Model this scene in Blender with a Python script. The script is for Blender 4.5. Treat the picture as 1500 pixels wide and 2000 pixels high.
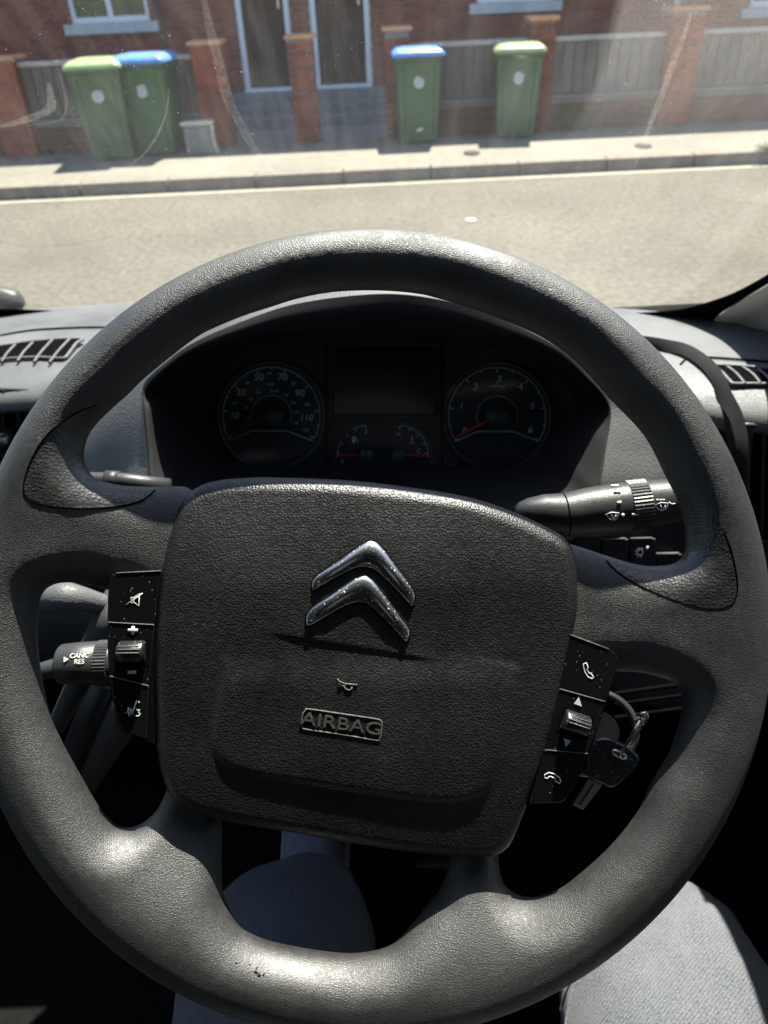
import bpy, math, random
import numpy as np
from mathutils import Vector, Matrix
random.seed(7); rng = np.random.default_rng(7)
S = bpy.context.scene
COL = S.collection
for o in list(bpy.data.objects): bpy.data.objects.remove(o)

# ------------------------------------------------------------------ camera
F = 1450.0                       # focal length in photograph pixels (1500 x 2000)
TH, RO = math.radians(35.5), math.radians(2.75)
CAM = np.array([0.0, 0.0, 1.7])
FW = np.array([0, math.cos(TH), -math.sin(TH)])
U0 = np.array([0, math.sin(TH), math.cos(TH)]); R0 = np.array([1.0, 0, 0])
RT = math.cos(RO)*R0 - math.sin(RO)*U0
UP = math.cos(RO)*U0 + math.sin(RO)*R0
cd = bpy.data.cameras.new('camera'); cam = bpy.data.objects.new('camera', cd); COL.objects.link(cam)
M = Matrix.Identity(4)
for i in range(3):
    M[i][0] = RT[i]; M[i][1] = UP[i]; M[i][2] = -FW[i]; M[i][3] = CAM[i]
cam.matrix_world = M
cd.sensor_fit = 'VERTICAL'; cd.sensor_height = 36; cd.sensor_width = 27
cd.lens = 36*F/2000; cd.clip_start = 0.02; cd.clip_end = 500
cd.dof.use_dof = True; cd.dof.focus_distance = 0.375; cd.dof.aperture_fstop = 12.5
S.camera = cam
S.render.resolution_x = 768; S.render.resolution_y = 1024

# ------------------------------------------------------------------ sky, sun, exposure
SUN_EL, SUN_AZ = math.radians(60.7), math.radians(24)      # azimuth from straight ahead towards the right
W = bpy.data.worlds.new('World'); S.world = W; W.use_nodes = True
nt = W.node_tree; bg = nt.nodes['Background']
sky = nt.nodes.new('ShaderNodeTexSky'); sky.sky_type = 'NISHITA'; sky.sun_disc = False
sky.sun_elevation = SUN_EL; sky.sun_rotation = SUN_AZ
nt.links.new(sky.outputs[0], bg.inputs[0]); bg.inputs[1].default_value = 0.085
sl = bpy.data.lights.new('sun', 'SUN'); sl.energy = 5.0; sl.angle = math.radians(0.53); sl.color = (1, 0.935, 0.84)
so = bpy.data.objects.new('sun', sl); COL.objects.link(so)
SD = Vector((math.cos(SUN_EL)*math.sin(SUN_AZ), math.cos(SUN_EL)*math.cos(SUN_AZ), math.sin(SUN_EL)))
so.rotation_euler = SD.to_track_quat('Z', 'Y').to_euler(); so.location = (3, 6, 12)
S.view_settings.view_transform = 'Standard'; S.view_settings.look = 'None'
S.view_settings.exposure = 1.68; S.view_settings.gamma = 1; S.view_settings.use_curve_mapping = False
S.render.engine = 'CYCLES'
S.cycles.max_bounces = 8; S.cycles.transparent_max_bounces = 12; S.cycles.caustics_reflective = False; S.cycles.caustics_refractive = False

# ------------------------------------------------------------------ measuring: a photograph pixel to a place in the world
def ray(px, py):
    return FW + (px-750)/F*RT + (1000-py)/F*UP
def pY(px, py, Y): r = ray(px, py); return CAM + r*(Y-CAM[1])/r[1]
def pZ(px, py, Z): r = ray(px, py); return CAM + r*(Z-CAM[2])/r[2]
def pD(px, py, D): return CAM + ray(px, py)*D
def pP(px, py, P, N):
    r = ray(px, py); P = np.array(P); N = np.array(N)
    return CAM + r*(((P-CAM) @ N)/(r @ N))

# ------------------------------------------------------------------ helpers
def tag(o, label=None, cat=None, group=None, kind=None):
    if label: o['label'] = label
    if cat: o['category'] = cat
    if group: o['group'] = group
    if kind: o['kind'] = kind
    return o
def link(o, parent=None):
    COL.objects.link(o)
    if parent is not None: o.parent = parent
    return o
def empty(name, loc=(0,0,0), parent=None, mat=None):
    o = bpy.data.objects.new(name, None); o.empty_display_size = .05
    if mat is not None: o.matrix_world = mat
    else: o.location = loc
    return link(o, parent)
class MB:
    """collects geometry in world (or thing-local) coordinates and links it as one mesh object"""
    def __init__(s): s.v = []; s.f = []; s.sm = []
    def add(s, v, f, smooth=False):
        b = len(s.v); s.v += [tuple(map(float, p)) for p in v]; s.f += [tuple(int(i)+b for i in q) for q in f]; s.sm += [smooth]*len(f); return s
    def box(s, lo, hi):
        (a,b,c),(d,e,g) = lo, hi
        return s.add([(a,b,c),(d,b,c),(d,e,c),(a,e,c),(a,b,g),(d,b,g),(d,e,g),(a,e,g)],
                     [(3,2,1,0),(4,5,6,7),(0,1,5,4),(1,2,6,5),(2,3,7,6),(3,0,4,7)])
    def tube(s, pts, r, n=10, closed=False, caps=True, flat=1.0, nrm=None):
        pts = [np.array(p, float) for p in pts]; m = len(pts)
        rr = r if hasattr(r, '__len__') else [r]*m
        V = []; prev = None
        for i in range(m):
            a = pts[(i-1) % m] if (closed or i > 0) else pts[i]; b = pts[(i+1) % m] if (closed or i < m-1) else pts[i]
            t = b-a; t /= (np.linalg.norm(t)+1e-12)
            if nrm is not None: up = np.array(nrm, float)
            elif prev is None: up = np.array([0,0,1.]) if abs(t[2]) < .9 else np.array([1.,0,0])
            else: up = prev
            x = np.cross(up, t); x /= (np.linalg.norm(x)+1e-12); y = np.cross(t, x); prev = y
            for k in range(n):
                a_ = 2*math.pi*k/n
                V.append(pts[i] + rr[i]*(math.cos(a_)*x + flat*math.sin(a_)*y))
        Fc = []
        for i in range(m if closed else m-1):
            j = (i+1) % m
            for k in range(n):
                l = (k+1) % n; Fc.append((i*n+k, i*n+l, j*n+l, j*n+k))
        if not closed and caps:
            Fc.append(tuple(range(n-1, -1, -1))); Fc.append(tuple((m-1)*n+k for k in range(n)))
        return s.add(V, Fc, True)
    def grid(s, G, closed_u=False, closed_v=False, smooth=True, flip=False):
        G = np.asarray(G); a, b = G.shape[:2]; fs = []
        for i in range(a if closed_u else a-1):
            for j in range(b if closed_v else b-1):
                i2, j2 = (i+1) % a, (j+1) % b
                q = (i*b+j, i*b+j2, i2*b+j2, i2*b+j); fs.append(q[::-1] if flip else q)
        return s.add(G.reshape(-1, 3), fs, smooth)
    def prism(s, pts, off):
        """closed outline (3D points) pushed along off"""
        n = len(pts); pts = [np.array(p, float) for p in pts]; off = np.array(off, float)
        v = pts + [p+off for p in pts]
        f = [tuple(range(n)), tuple(range(2*n-1, n-1, -1))] + [((i+1) % n, i, n+i, n+(i+1) % n) for i in range(n)]
        return s.add(v, f)
    def build(s, name, mat, parent=None, bevel=0, seg=2, fixn=True, solid=0, loc=None):
        me = bpy.data.meshes.new(name)
        v = s.v
        if loc is not None: v = [(a-loc[0], b-loc[1], c-loc[2]) for a, b, c in v]
        me.from_pydata(v, [], s.f); me.update()
        me.polygons.foreach_set('use_smooth', s.sm)
        if fixn:
            import bmesh
            bm = bmesh.new(); bm.from_mesh(me); bmesh.ops.recalc_face_normals(bm, faces=bm.faces); bm.to_mesh(me); bm.free()
        me.materials.append(mat)
        o = bpy.data.objects.new(name, me); link(o, parent)
        if loc is not None: o.location = loc
        if solid:
            m = o.modifiers.new('solid', 'SOLIDIFY'); m.thickness = solid; m.offset = -1
        if bevel:
            m = o.modifiers.new('bevel', 'BEVEL'); m.width = bevel; m.segments = seg; m.limit_method = 'ANGLE'; m.angle_limit = math.radians(35); m.harden_normals = False
            me.polygons.foreach_set('use_smooth', [True]*len(me.polygons))
            w = o.modifiers.new('wn', 'WEIGHTED_NORMAL'); w.keep_sharp = True
        return o
def crs(pts, n, closed=False):
    """Catmull-Rom through pts, n samples"""
    P = np.array(pts, float); m = len(P)
    seg = m if closed else m-1
    t = np.linspace(0, seg, n, endpoint=not closed)
    i = np.minimum(t.astype(int), seg-1) ; f = (t-i)[:, None]
    def g(k):
        k = k % m if closed else np.clip(k, 0, m-1)
        return P[k]
    p0, p1, p2, p3 = g(i-1), g(i), g(i+1), g(i+2)
    return .5*((2*p1)+(p2-p0)*f+(2*p0-5*p1+4*p2-p3)*f**2+(3*p1-p0-3*p2+p3)*f**3)
def arc_even(P, n, closed=False):
    P = np.array(P, float); Q = np.vstack([P, P[:1]]) if closed else P
    d = np.r_[0, np.cumsum(np.linalg.norm(np.diff(Q, axis=0), axis=1))]
    t = np.linspace(0, d[-1], n, endpoint=not closed)
    return np.stack([np.interp(t, d, Q[:, k]) for k in range(P.shape[1])], 1)
def loft(rows, nu=40, nv=8):
    R = [arc_even(crs(r, 200), nu) for r in rows]
    R = np.array(R)                                   # rows x nu x 3
    return np.stack([crs(R[:, j], nv*(len(rows)-1)+1) for j in range(nu)], 1)
def smooth(a, b, x):
    t = np.clip((x-a)/(b-a), 0, 1); return t*t*(3-2*t)

# ------------------------------------------------------------------ materials
class Mt:
    def __init__(s, name, base=(.5,.5,.5), rough=.5, metal=0, spec=.5, alpha=None):
        s.m = bpy.data.materials.new(name); s.m.use_nodes = True; s.t = s.m.node_tree; s.N = s.t.nodes; s.L = s.t.links
        s.b = s.N['Principled BSDF']; s.out = s.N['Material Output']
        s.b.inputs['Base Color'].default_value = (*base, 1); s.b.inputs['Roughness'].default_value = rough
        s.b.inputs['Metallic'].default_value = metal; s.b.inputs['Specular IOR Level'].default_value = spec
        s.tc = s.N.new('ShaderNodeTexCoord'); s.base = base; s.vec = s.tc.outputs['Object']
    def n(s, typ, **k):
        x = s.N.new(typ)
        for a, b in k.items():
            if a.startswith('i_'): x.inputs[a[2:].replace('_', ' ')].default_value = b
            else: setattr(x, a, b)
        return x
    def noise(s, scale, detail=3, rough=.55, vec=None, dist=0):
        x = s.n('ShaderNodeTexNoise'); x.inputs['Scale'].default_value = scale; x.inputs['Detail'].default_value = detail
        x.inputs['Roughness'].default_value = rough; x.inputs['Distortion'].default_value = dist
        s.L.new(vec or s.vec, x.inputs['Vector']); return x
    def vor(s, scale, feature='F1', vec=None, rnd=1):
        x = s.n('ShaderNodeTexVoronoi'); x.feature = feature; x.inputs['Scale'].default_value = scale; x.inputs['Randomness'].default_value = rnd
        s.L.new(vec or s.vec, x.inputs['Vector']); return x
    def ramp(s, src, stops, interp='LINEAR'):
        r = s.n('ShaderNodeValToRGB'); cr = r.color_ramp; cr.interpolation = interp
        while len(cr.elements) > 1: cr.elements.remove(cr.elements[-1])
        cr.elements[0].position = stops[0][0]; c = stops[0][1]; cr.elements[0].color = (*c, 1) if len(c) == 3 else c
        for p, c in stops[1:]:
            e = cr.elements.new(p); e.color = (*c, 1)
        s.L.new(src, r.inputs[0]); return r.outputs[0]
    def rng(s, src, a, b, c, d):
        x = s.n('ShaderNodeMapRange'); s.L.new(src, x.inputs[0])
        for k, v in zip((1,2,3,4), (a,b,c,d)): x.inputs[k].default_value = v
        return x.outputs[0]
    def math(s, op, a, b=None):
        x = s.n('ShaderNodeMath', operation=op)
        for k, v in enumerate((a, b)):
            if v is None: continue
            if hasattr(v, 'links') or hasattr(v, 'is_linked'): s.L.new(v, x.inputs[k])
            else: x.inputs[k].default_value = v
        return x.outputs[0]
    def mix(s, fac, a, b, blend='MIX'):
        x = s.n('ShaderNodeMix', data_type='RGBA', blend_type=blend)
        for k, v in ((0, fac), (6, a), (7, b)):
            if hasattr(v, 'is_linked'): s.L.new(v, x.inputs[k])
            else: x.inputs[k].default_value = v if k == 0 else (*v, 1)
        return x.outputs[2]
    def color(s, src): s.L.new(src, s.b.inputs['Base Color']); return s
    def roughness(s, src): s.L.new(src, s.b.inputs['Roughness']); return s
    def bump(s, src, dist, strength=1, prev=None):
        x = s.n('ShaderNodeBump'); x.inputs['Strength'].default_value = strength; x.inputs['Distance'].default_value = dist
        s.L.new(src, x.inputs['Height'])
        if prev: s.L.new(prev, x.inputs['Normal'])
        s.L.new(x.outputs[0], s.b.inputs['Normal']); return x.outputs[0]

def m_leather(name, base, scale, dist, rough=.5, spec=.5, feature='crack'):
    m = Mt(name, base, rough, spec=spec)
    w = m.noise(scale*.8, 2); add = m.n('ShaderNodeVectorMath', operation='MULTIPLY_ADD')
    m.L.new(w.outputs['Color'], add.inputs[0]); add.inputs[1].default_value = (.8/scale,)*3; m.L.new(m.vec, add.inputs[2])
    if feature == 'crack':
        v = m.vor(scale, 'DISTANCE_TO_EDGE', add.outputs[0]); h = m.rng(v.outputs['Distance'], 0, .28, 0, 1)
    else:
        v = m.vor(scale, 'F1', rnd=.75); h = m.rng(v.outputs['Distance'], 0.05, .62, 1, 0)
    big = m.noise(14, 4)
    amp = m.rng(big.outputs[0], .35, .65, .35, 1.0) if feature == 'crack' else None
    if amp is not None: h = m.math('MULTIPLY', h, amp)
    m.bump(h, dist)
    fine = m.noise(scale*.35, 5)
    m.roughness(m.math('ADD', m.rng(fine.outputs[0], .3, .7, rough-.07, rough+.07), m.rng(big.outputs[0], .3, .7, -.08, .08)))
    sp = m.noise(1300, 1); dust = m.rng(sp.outputs[0], .74, .78, 0, 1); lg = m.noise(30, 3)
    dust = m.math('MULTIPLY', dust, m.rng(lg.outputs[0], .45, .65, 0, .7))
    c = m.mix(m.rng(big.outputs[0], .3, .7, 0, 1), tuple(x*.85 for x in base), tuple(x*1.2 for x in base))
    m.color(m.mix(dust, c, (.32, .31, .28)))
    return m.m
M_rim = m_leather('rim_polyurethane', (.016,.016,.016), 980, .00014, .55, 1.0)
M_hub = m_leather('hub_pebble_plastic', (.009,.009,.010), 800, .00017, .45, .6, 'pebble')
M_grip = m_leather('thumb_grip_plastic', (.016,.016,.016), 640, .00014, .46, .9, 'pebble')
M_dash = m_leather('dash_grained_plastic', (.095,.096,.10), 520, .0002, .55, .45, 'pebble')
M_pod = m_leather('pod_grained_plastic', (.10,.10,.10), 420, .0003, .55, .4, 'pebble')
M_col = m_leather('column_plastic', (.055,.055,.056), 700, .0002, .5, .4)
M_stalk = m_leather('stalk_satin_plastic', (.034,.034,.035), 1500, .00006, .42, .45, 'pebble')
def plain(name, base, rough=.5, metal=0, spec=.5, var=.12, vs=40):
    m = Mt(name, base, rough, metal, spec); n = m.noise(vs, 4)
    m.color(m.mix(m.rng(n.outputs[0], .3, .7, 0, 1), tuple(x*(1-var) for x in base), tuple(min(1, x*(1+var)) for x in base)))
    m.roughness(m.rng(n.outputs[0], .3, .7, max(0, rough-.05), rough+.05)); return m.m
M_black = plain('black_plastic', (.012,.012,.014), .45)
M_dark = plain('dark_cavity_plastic', (.005,.005,.006), .9, spec=0)
M_seam = plain('seam_shadow_gap', (.004,.004,.004), .9, spec=0)
def m_gloss():
    m = Mt('switch_piano_black', (.006,.006,.007), .22, spec=.5)
    v = m.vor(330); d = m.rng(v.outputs['Distance'], .05, .10, 1, 0)
    v2 = m.noise(60, 2); d = m.math('MULTIPLY', d, m.rng(v2.outputs[0], .42, .55, 0, .9))
    st = m.n('ShaderNodeMapping'); st.inputs['Scale'].default_value = (1, .25, 1); st.inputs['Rotation'].default_value = (0, 0, .6); m.L.new(m.vec, st.inputs[0])
    v3 = m.vor(700, vec=st.outputs[0]); d2 = m.rng(v3.outputs['Distance'], .06, .11, .8, 0); n3 = m.noise(90, 2); d2 = m.math('MULTIPLY', d2, m.rng(n3.outputs[0], .55, .62, 0, 1))
    d = m.math('MAXIMUM', d, d2)
    m.color(m.mix(d, (.006,.006,.007), (.5,.48,.42))); m.roughness(m.rng(d, 0, 1, .24, .7)); return m.m
M_gloss = m_gloss()
M_white = plain('white_print', (.75,.75,.72), .5, var=.05)
def m_rocker():
    m = Mt('rocker_satin_black', (.02,.02,.021), .28, spec=.6); n = m.noise(500, 3); m.bump(n.outputs[0], .0002)
    m.color(m.mix(m.rng(n.outputs[0], .62, .66, 0, .6), (.018,.018,.02), (.3,.29,.27))); return m.m
M_rock = m_rocker()
def m_chrome():
    m = Mt('emblem_satin_chrome', (.7,.7,.72), .36, metal=1)
    n = m.noise(900, 2); v = m.rng(n.outputs[0], .66, .70, 0, 1); m.color(m.mix(v, (.58,.60,.63), (.9,.88,.82)))
    m.roughness(m.rng(v, 0, 1, .27, .7)); s = m.noise(150, 4); m.bump(s.outputs[0], .00006); return m.m
M_chrome = m_chrome()
M_metal = plain('key_steel', (.55,.50,.40), .35, metal=1)
M_ring = plain('key_ring_steel', (.6,.6,.58), .22, metal=1)
M_dust_glint = plain('dusty_lit_edge', (.13,.125,.115), .8, spec=.1, var=.5, vs=900)  # pale edge tone: dust plus the light that edges catch

def m_noisy(name, c1, c2, scale, rough=.85, bscale=None, bdist=.002, big=None, spec=.3):
    m = Mt(name, c1, rough, spec=spec); n = m.noise(scale, 6, .65)
    c = m.mix(m.rng(n.outputs[0], .35, .65, 0, 1), c1, c2)
    if big:
        g = m.noise(big, 4); c = m.mix(m.rng(g.outputs[0], .35, .7, 0, .55), c, tuple(x*.72 for x in c1))
    m.color(c)
    if bscale: b = m.noise(bscale, 5); m.bump(b.outputs[0], bdist)
    return m.m
M_road = m_noisy('asphalt', (.090,.080,.063), (.185,.168,.134), 19, .9, 50, .010, .6)
M_pave = m_noisy('pavement_concrete', (.19,.172,.138), (.26,.24,.195), 9, .9, 60, .003, .8)
M_kerb = m_noisy('kerb_concrete', (.17,.15,.12), (.24,.21,.18), 12, .9, 60, .003)
M_line = m_noisy('worn_road_paint', (.33,.305,.23), (.25,.235,.19), 8, .85)
M_mortar = m_noisy('mortar', (.20,.175,.15), (.27,.235,.20), 30, .95)
M_step = m_noisy('step_stone', (.15,.16,.16), (.24,.25,.25), 14, .8)
M_cream = plain('white_upvc', (.78,.80,.84), .35)
M_sill = m_noisy('painted_sill', (.55,.57,.60), (.42,.44,.46), 10, .6)
M_cap = m_noisy('sunlit_cap', (.55,.24,.12), (.65,.33,.18), 16, .85)  # orange tone: sunlit top edge of the pillars put into the colour
M_coping = m_noisy('rail_paint', (.50,.46,.42), (.40,.36,.33), 10, .6)
def m_brick(name, a, b, c):
    m = Mt(name, a, .88, spec=.25); oi = m.n('ShaderNodeObjectInfo'); ge = m.n('ShaderNodeNewGeometry')
    r = m.math('FRACT', m.math('ADD', oi.outputs['Random'], ge.outputs['Random Per Island']))
    base = m.ramp(r, [(0, a), (.4, b), (.75, c), (1, tuple(x*.6 for x in b))])
    n = m.noise(35, 5); m.color(m.mix(m.rng(n.outputs[0], .35, .7, 0, .5), base, tuple(x*.55 for x in a))); m.bump(n.outputs[0], .004)
    return m.m
M_brick = m_brick('red_brick', (.34,.085,.048), (.42,.105,.058), (.27,.075,.048))
M_brick_w = m_brick('weathered_dark_brick', (.15,.062,.05), (.19,.075,.058), (.115,.055,.048))
M_brick_d = m_brick('shaded_red_brick', (.26,.070,.048), (.33,.085,.054), (.20,.060,.046))  # darker brick: shade on the facades put into the colour
def m_wood(name, a, b):
    m = Mt(name, a, .85, spec=.2); mp = m.n('ShaderNodeMapping'); mp.inputs['Scale'].default_value = (30, 30, 2.2); m.L.new(m.vec, mp.inputs[0])
    n = m.noise(1, 5, vec=mp.outputs[0]); oi = m.n('ShaderNodeObjectInfo')
    c = m.mix(m.rng(n.outputs[0], .3, .7, 0, 1), a, b); m.color(m.mix(m.rng(oi.outputs['Random'], 0, 1, 0, .45), c, tuple(x*.55 for x in a)))
    m.bump(n.outputs[0], .004); return m.m
M_wood = m_wood('weathered_board', (.16,.145,.125), (.24,.22,.19))
M_door = m_wood('dark_door_wood', (.075,.045,.034), (.10,.065,.05))
M_bin = plain('bin_green_plastic', (.075,.135,.075), .5, vs=8)
M_lidg = plain('lid_lime_green', (.34,.44,.20), .3, vs=8)
M_lidb = plain('lid_blue', (.14,.30,.72), .3, vs=8)
M_stick = m_noisy('faded_sticker', (.55,.56,.62), (.40,.45,.44), 26, .6)
def m_glass_win():
    m = Mt('window_glass', (.05,.065,.04), .06, spec=.6); n = m.noise(3.5, 4); m.color(m.ramp(n.outputs[0], [(.3, (.03,.035,.03)), (.5, (.10,.12,.05)), (.7, (.05,.06,.05))])); return m.m
M_win = m_glass_win()
def m_leaf():
    m = Mt('weed_leaf', (.05,.09,.025), .6); ge = m.n('ShaderNodeNewGeometry'); m.color(m.mix(ge.outputs['Random Per Island'], (.03,.07,.02), (.09,.13,.03))); return m.m
M_leaf = m_leaf()
M_slate = m_noisy('roof_slate', (.06,.06,.07), (.10,.10,.11), 8, .7)

def denim(name, a, b):
    m = Mt(name, a, .9, spec=.15)
    def wave(scale, rot, d=1.2):
        mp = m.n('ShaderNodeMapping'); mp.inputs['Rotation'].default_value = rot; m.L.new(m.vec, mp.inputs[0])
        w = m.n('ShaderNodeTexWave'); w.wave_type = 'BANDS'; w.bands_direction = 'X'; w.inputs['Scale'].default_value = scale; w.inputs['Distortion'].default_value = d; w.inputs['Detail'].default_value = 2; w.inputs['Detail Scale'].default_value = 3
        m.L.new(mp.outputs[0], w.inputs['Vector']); return w.outputs['Fac']
    w1 = wave(120, (0, 0, .9), 1.5); n = m.noise(700, 4); n2 = m.noise(18, 4)
    f = m.math('ADD', m.math('MULTIPLY', w1, .20), m.rng(n.outputs[0], .3, .7, .1, .65))
    c = m.mix(m.rng(f, .1, .8, 0, 1), a, b); m.color(m.mix(m.rng(n2.outputs[0], .4, .7, 0, .35), c, b))
    m.bump(f, .00012)
    m.b.inputs['Sheen Weight'].default_value = .15; m.b.inputs['Sheen Roughness'].default_value = .5
    return m.m
M_denim = denim('grey_denim', (.017,.024,.042), (.175,.178,.190))
M_shoe = m_noisy('pale_trainer_fabric', (.38,.37,.44), (.30,.30,.36), 60, .8)
M_headl = m_noisy('headliner_cloth', (.05,.05,.05), (.065,.065,.065), 200, .95)
M_seat = m_noisy('seat_cloth', (.03,.03,.035), (.05,.05,.055), 300, .95)
M_carpet = m_noisy('floor_rubber', (.008,.008,.008), (.012,.012,.012), 80, 1, spec=0)
M_vanpaint = plain('white_van_paint', (.7,.7,.7), .3)
M_letter = plain('moulded_lettering', (.07,.068,.064), .4)  # paler than the hub: light on the letter edges put into colour
M_matte = plain('matte_black_rubber', (.016,.016,.017), .85, spec=.15)
M_trim = m_noisy('pillar_trim_plastic', (.58,.55,.49), (.62,.59,.53), 400, .7)

# ================================================================== THE STREET
road = MB().add([(-60,-40,0),(60,-40,0),(60,8.30,0),(-60,8.30,0)], [(0,1,2,3)]).build('road', M_road); tag(road, kind='structure')
ground = MB().add([(-300,-300,-.02),(300,-300,-.02),(300,300,-.02),(-300,300,-.02)], [(0,1,2,3)]).build('ground', M_road); tag(ground, kind='structure')
YK, YW, YH, ZP = 8.30, 10.15, 12.6, .12         # kerb, garden wall, house front, pavement height
line = MB().add([(-60,YK-.17,.004),(60,YK-.17,.004),(60,YK-.05,.004),(-60,YK-.05,.004)], [(0,1,2,3)]).build('road_marking', M_line); tag(line, kind='structure')
kerb = empty('kerb', (0, YK, 0)); tag(kerb, kind='structure')
me_k = bpy.data.meshes.new('kerb_stone'); kb_ = MB().box((-.452,0,-.01),(.452,.14,ZP+.003)); me_k.from_pydata(kb_.v, [], kb_.f); me_k.materials.append(M_kerb)
for k in range(-13, 14):
    o = bpy.data.objects.new('kerb_stone', me_k); o.location = (k*.914+.2, random.uniform(-.003,.003), random.uniform(-.002,.002)); link(o, kerb)
    bv = o.modifiers.new('bevel', 'BEVEL'); bv.width = .012; bv.segments = 2
for a, b in ((-60, -12.15), (12.55, 60)): q_k = MB().box((a,YK,-.01),(b,YK+.14,ZP+.003)).build('kerb_run', M_kerb, kerb, loc=(0,YK,0)); q_k.location = (0,0,0)
pav = MB().box((-60,YK+.143,-.01),(60,YW+.04,ZP)).build('pavement', M_pave); tag(pav, kind='structure')
yard = MB().box((-60,YW+.045,-.01),(60,YH+6,ZP-.006)).build('yard_ground', M_step); tag(yard, kind='structure')
bx, by = [], []
BRICK = None
def brick_mesh(mat, L=.213, H=.064, D=.05):
    b = MB().box((-L/2,0,0),(L/2,D,H)); me = bpy.data.meshes.new('brick'); me.from_pydata(b.v, [], b.f); me.materials.append(mat); return me
BR = {}
def bricks(parent, x0, x1, z0, z1, y, mat, holes=(), count=[0], axis='x', proud=.010, limit=300, used=None, order=None):
    """stretcher-bond bricks whose faces stand proud of a mortar core; returns list of (pos,length)"""
    out = []; c = 0; z = z0
    while z + .064 <= z1+.001:
        x = x0 - (.1125 if c % 2 else 0)
        while x < x1-.03:
            a, b = max(x, x0), min(x+.215, x1)
            segs = [(a, b)]
            for (ha, hb, hz0, hz1) in holes:
                if z+.064 > hz0+.01 and z < hz1-.01:
                    ns = []
                    for (p, q) in segs:
                        if hb <= p or ha >= q: ns.append((p, q))
                        else:
                            if ha-p > .03: ns.append((p, ha))
                            if q-hb > .03: ns.append((hb, q))
                    segs = ns
            for (p, q) in segs:
                if q-p > .03: out.append(((p+q)/2, z, q-p))
            x += .225
        z += .075; c += 1
    return out
def place_bricks(parent, lst, y, mat, side=None, budget=300):
    """lst of (cx, z, length); the first `budget` are parts, the rest one stuff part"""
    key = mat.name
    if key not in BR: BR[key] = brick_mesh(mat)
    px0, py0, pz0 = parent.location
    for (cx, z, L) in lst[:budget]:
        o = bpy.data.objects.new('brick', BR[key]); j = random.uniform(-.0025, .0025)
        o.scale = (L/.213, 1, 1)
        if side is None: o.location = (cx-px0, y+j-py0, z-pz0)
        else: o.location = (side+j-px0, cx-py0, z-pz0); o.rotation_euler = (0, 0, -math.pi/2 if side > 1e9 else math.pi/2)
        link(o, parent)
    rest = lst[budget:]
    if rest:
        mb = MB()
        for (cx, z, L) in rest:
            j = random.uniform(-.0025, .0025); mb.box((cx-L/2, y+j, z), (cx+L/2, y+j+.05, z+.064))
        o = mb.build('brickwork', mat, parent, fixn=False, loc=tuple(parent.location)); o.location = (0, 0, 0); o['kind'] = 'stuff'
    return
def rebuild_local(o, parent): pass

def XH(px, py, Y): return pY(px, py, Y)[0]
# ---- terrace houses
zsill = 1.385; zfl = .50
xd1a, xd1b = XH(462, 40, YH), XH(566, 40, YH)       # left door opening
xd2a, xd2b = XH(606, 40, YH), XH(722, 40, YH)
xw1a, xw1b = XH(134, 20, YH), XH(290, 20, YH)
xw2a, xw2b = XH(932, 2, YH), XH(1082, 2, YH)
xsplit1 = (xd1b+xd2a)/2; xsplit2 = XH(1330, 20, YH)
xw3a = XH(1462, 20, YH)
EAVE = 5.45
def build_house(name, x0, x1, holes, mat, label, extra=None):
    h = empty(name, (x0, YH, ZP)); tag(h, label, 'house', 'red brick terraced houses across the road')
    lo = (x0, YH, ZP)
    core = MB()
    # mortar core split around the openings
    zs = sorted(set([ZP, 9] + [z for q in holes for z in q[2:4]])); 
    xs = sorted(set([x0, x1] + [x for q in holes for x in q[:2]]))
    ZT = 2.75
    for i in range(len(xs)-1):
        cuts = [(q[2], q[3]) for q in holes if q[0] <= xs[i]+1e-6 and q[1] >= xs[i+1]-1e-6]
        z = ZP
        for (a, b) in sorted(cuts):
            if a > z: core.box((xs[i], YH+.012, z), (xs[i+1], YH+.24, a))
            z = b
        if z < EAVE: core.box((xs[i], YH+.012, z), (xs[i+1], YH+.24, EAVE))
    core.build('wall', M_mortar, h, fixn=False, loc=lo).location = (0,0,0)
    b = bricks(h, x0+.003, x1-.003, ZP, EAVE-.07, YH, mat, holes)
    b.sort(key=lambda q: (abs(q[1]-1.1) > .55, abs(q[0])))
    place_bricks(h, b, YH, mat)
    # roof
    MB().add([(x0,YH-.30,EAVE-.05),(x1,YH-.30,EAVE-.05),(x1,YH+4,EAVE+2.4),(x0,YH+4,EAVE+2.4),(x1,YH+8,EAVE-.05),(x0,YH+8,EAVE-.05)],
             [(0,1,2,3),(3,2,4,5)]).build('roof', M_slate, h, fixn=False, solid=.1, loc=lo).location = (0,0,0)
    g = MB(); g.box((x0,YH-.40,EAVE-.13),(x1,YH-.29,EAVE-.03)); g.build('gutter', M_black, h, loc=lo).location = (0,0,0)
    MB().box((x0+.02,YH+7.8,ZP),(x1-.02,YH+8,EAVE)).build('back_wall', M_brick_d, h, loc=lo).location = (0,0,0)
    return h, lo
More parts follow.
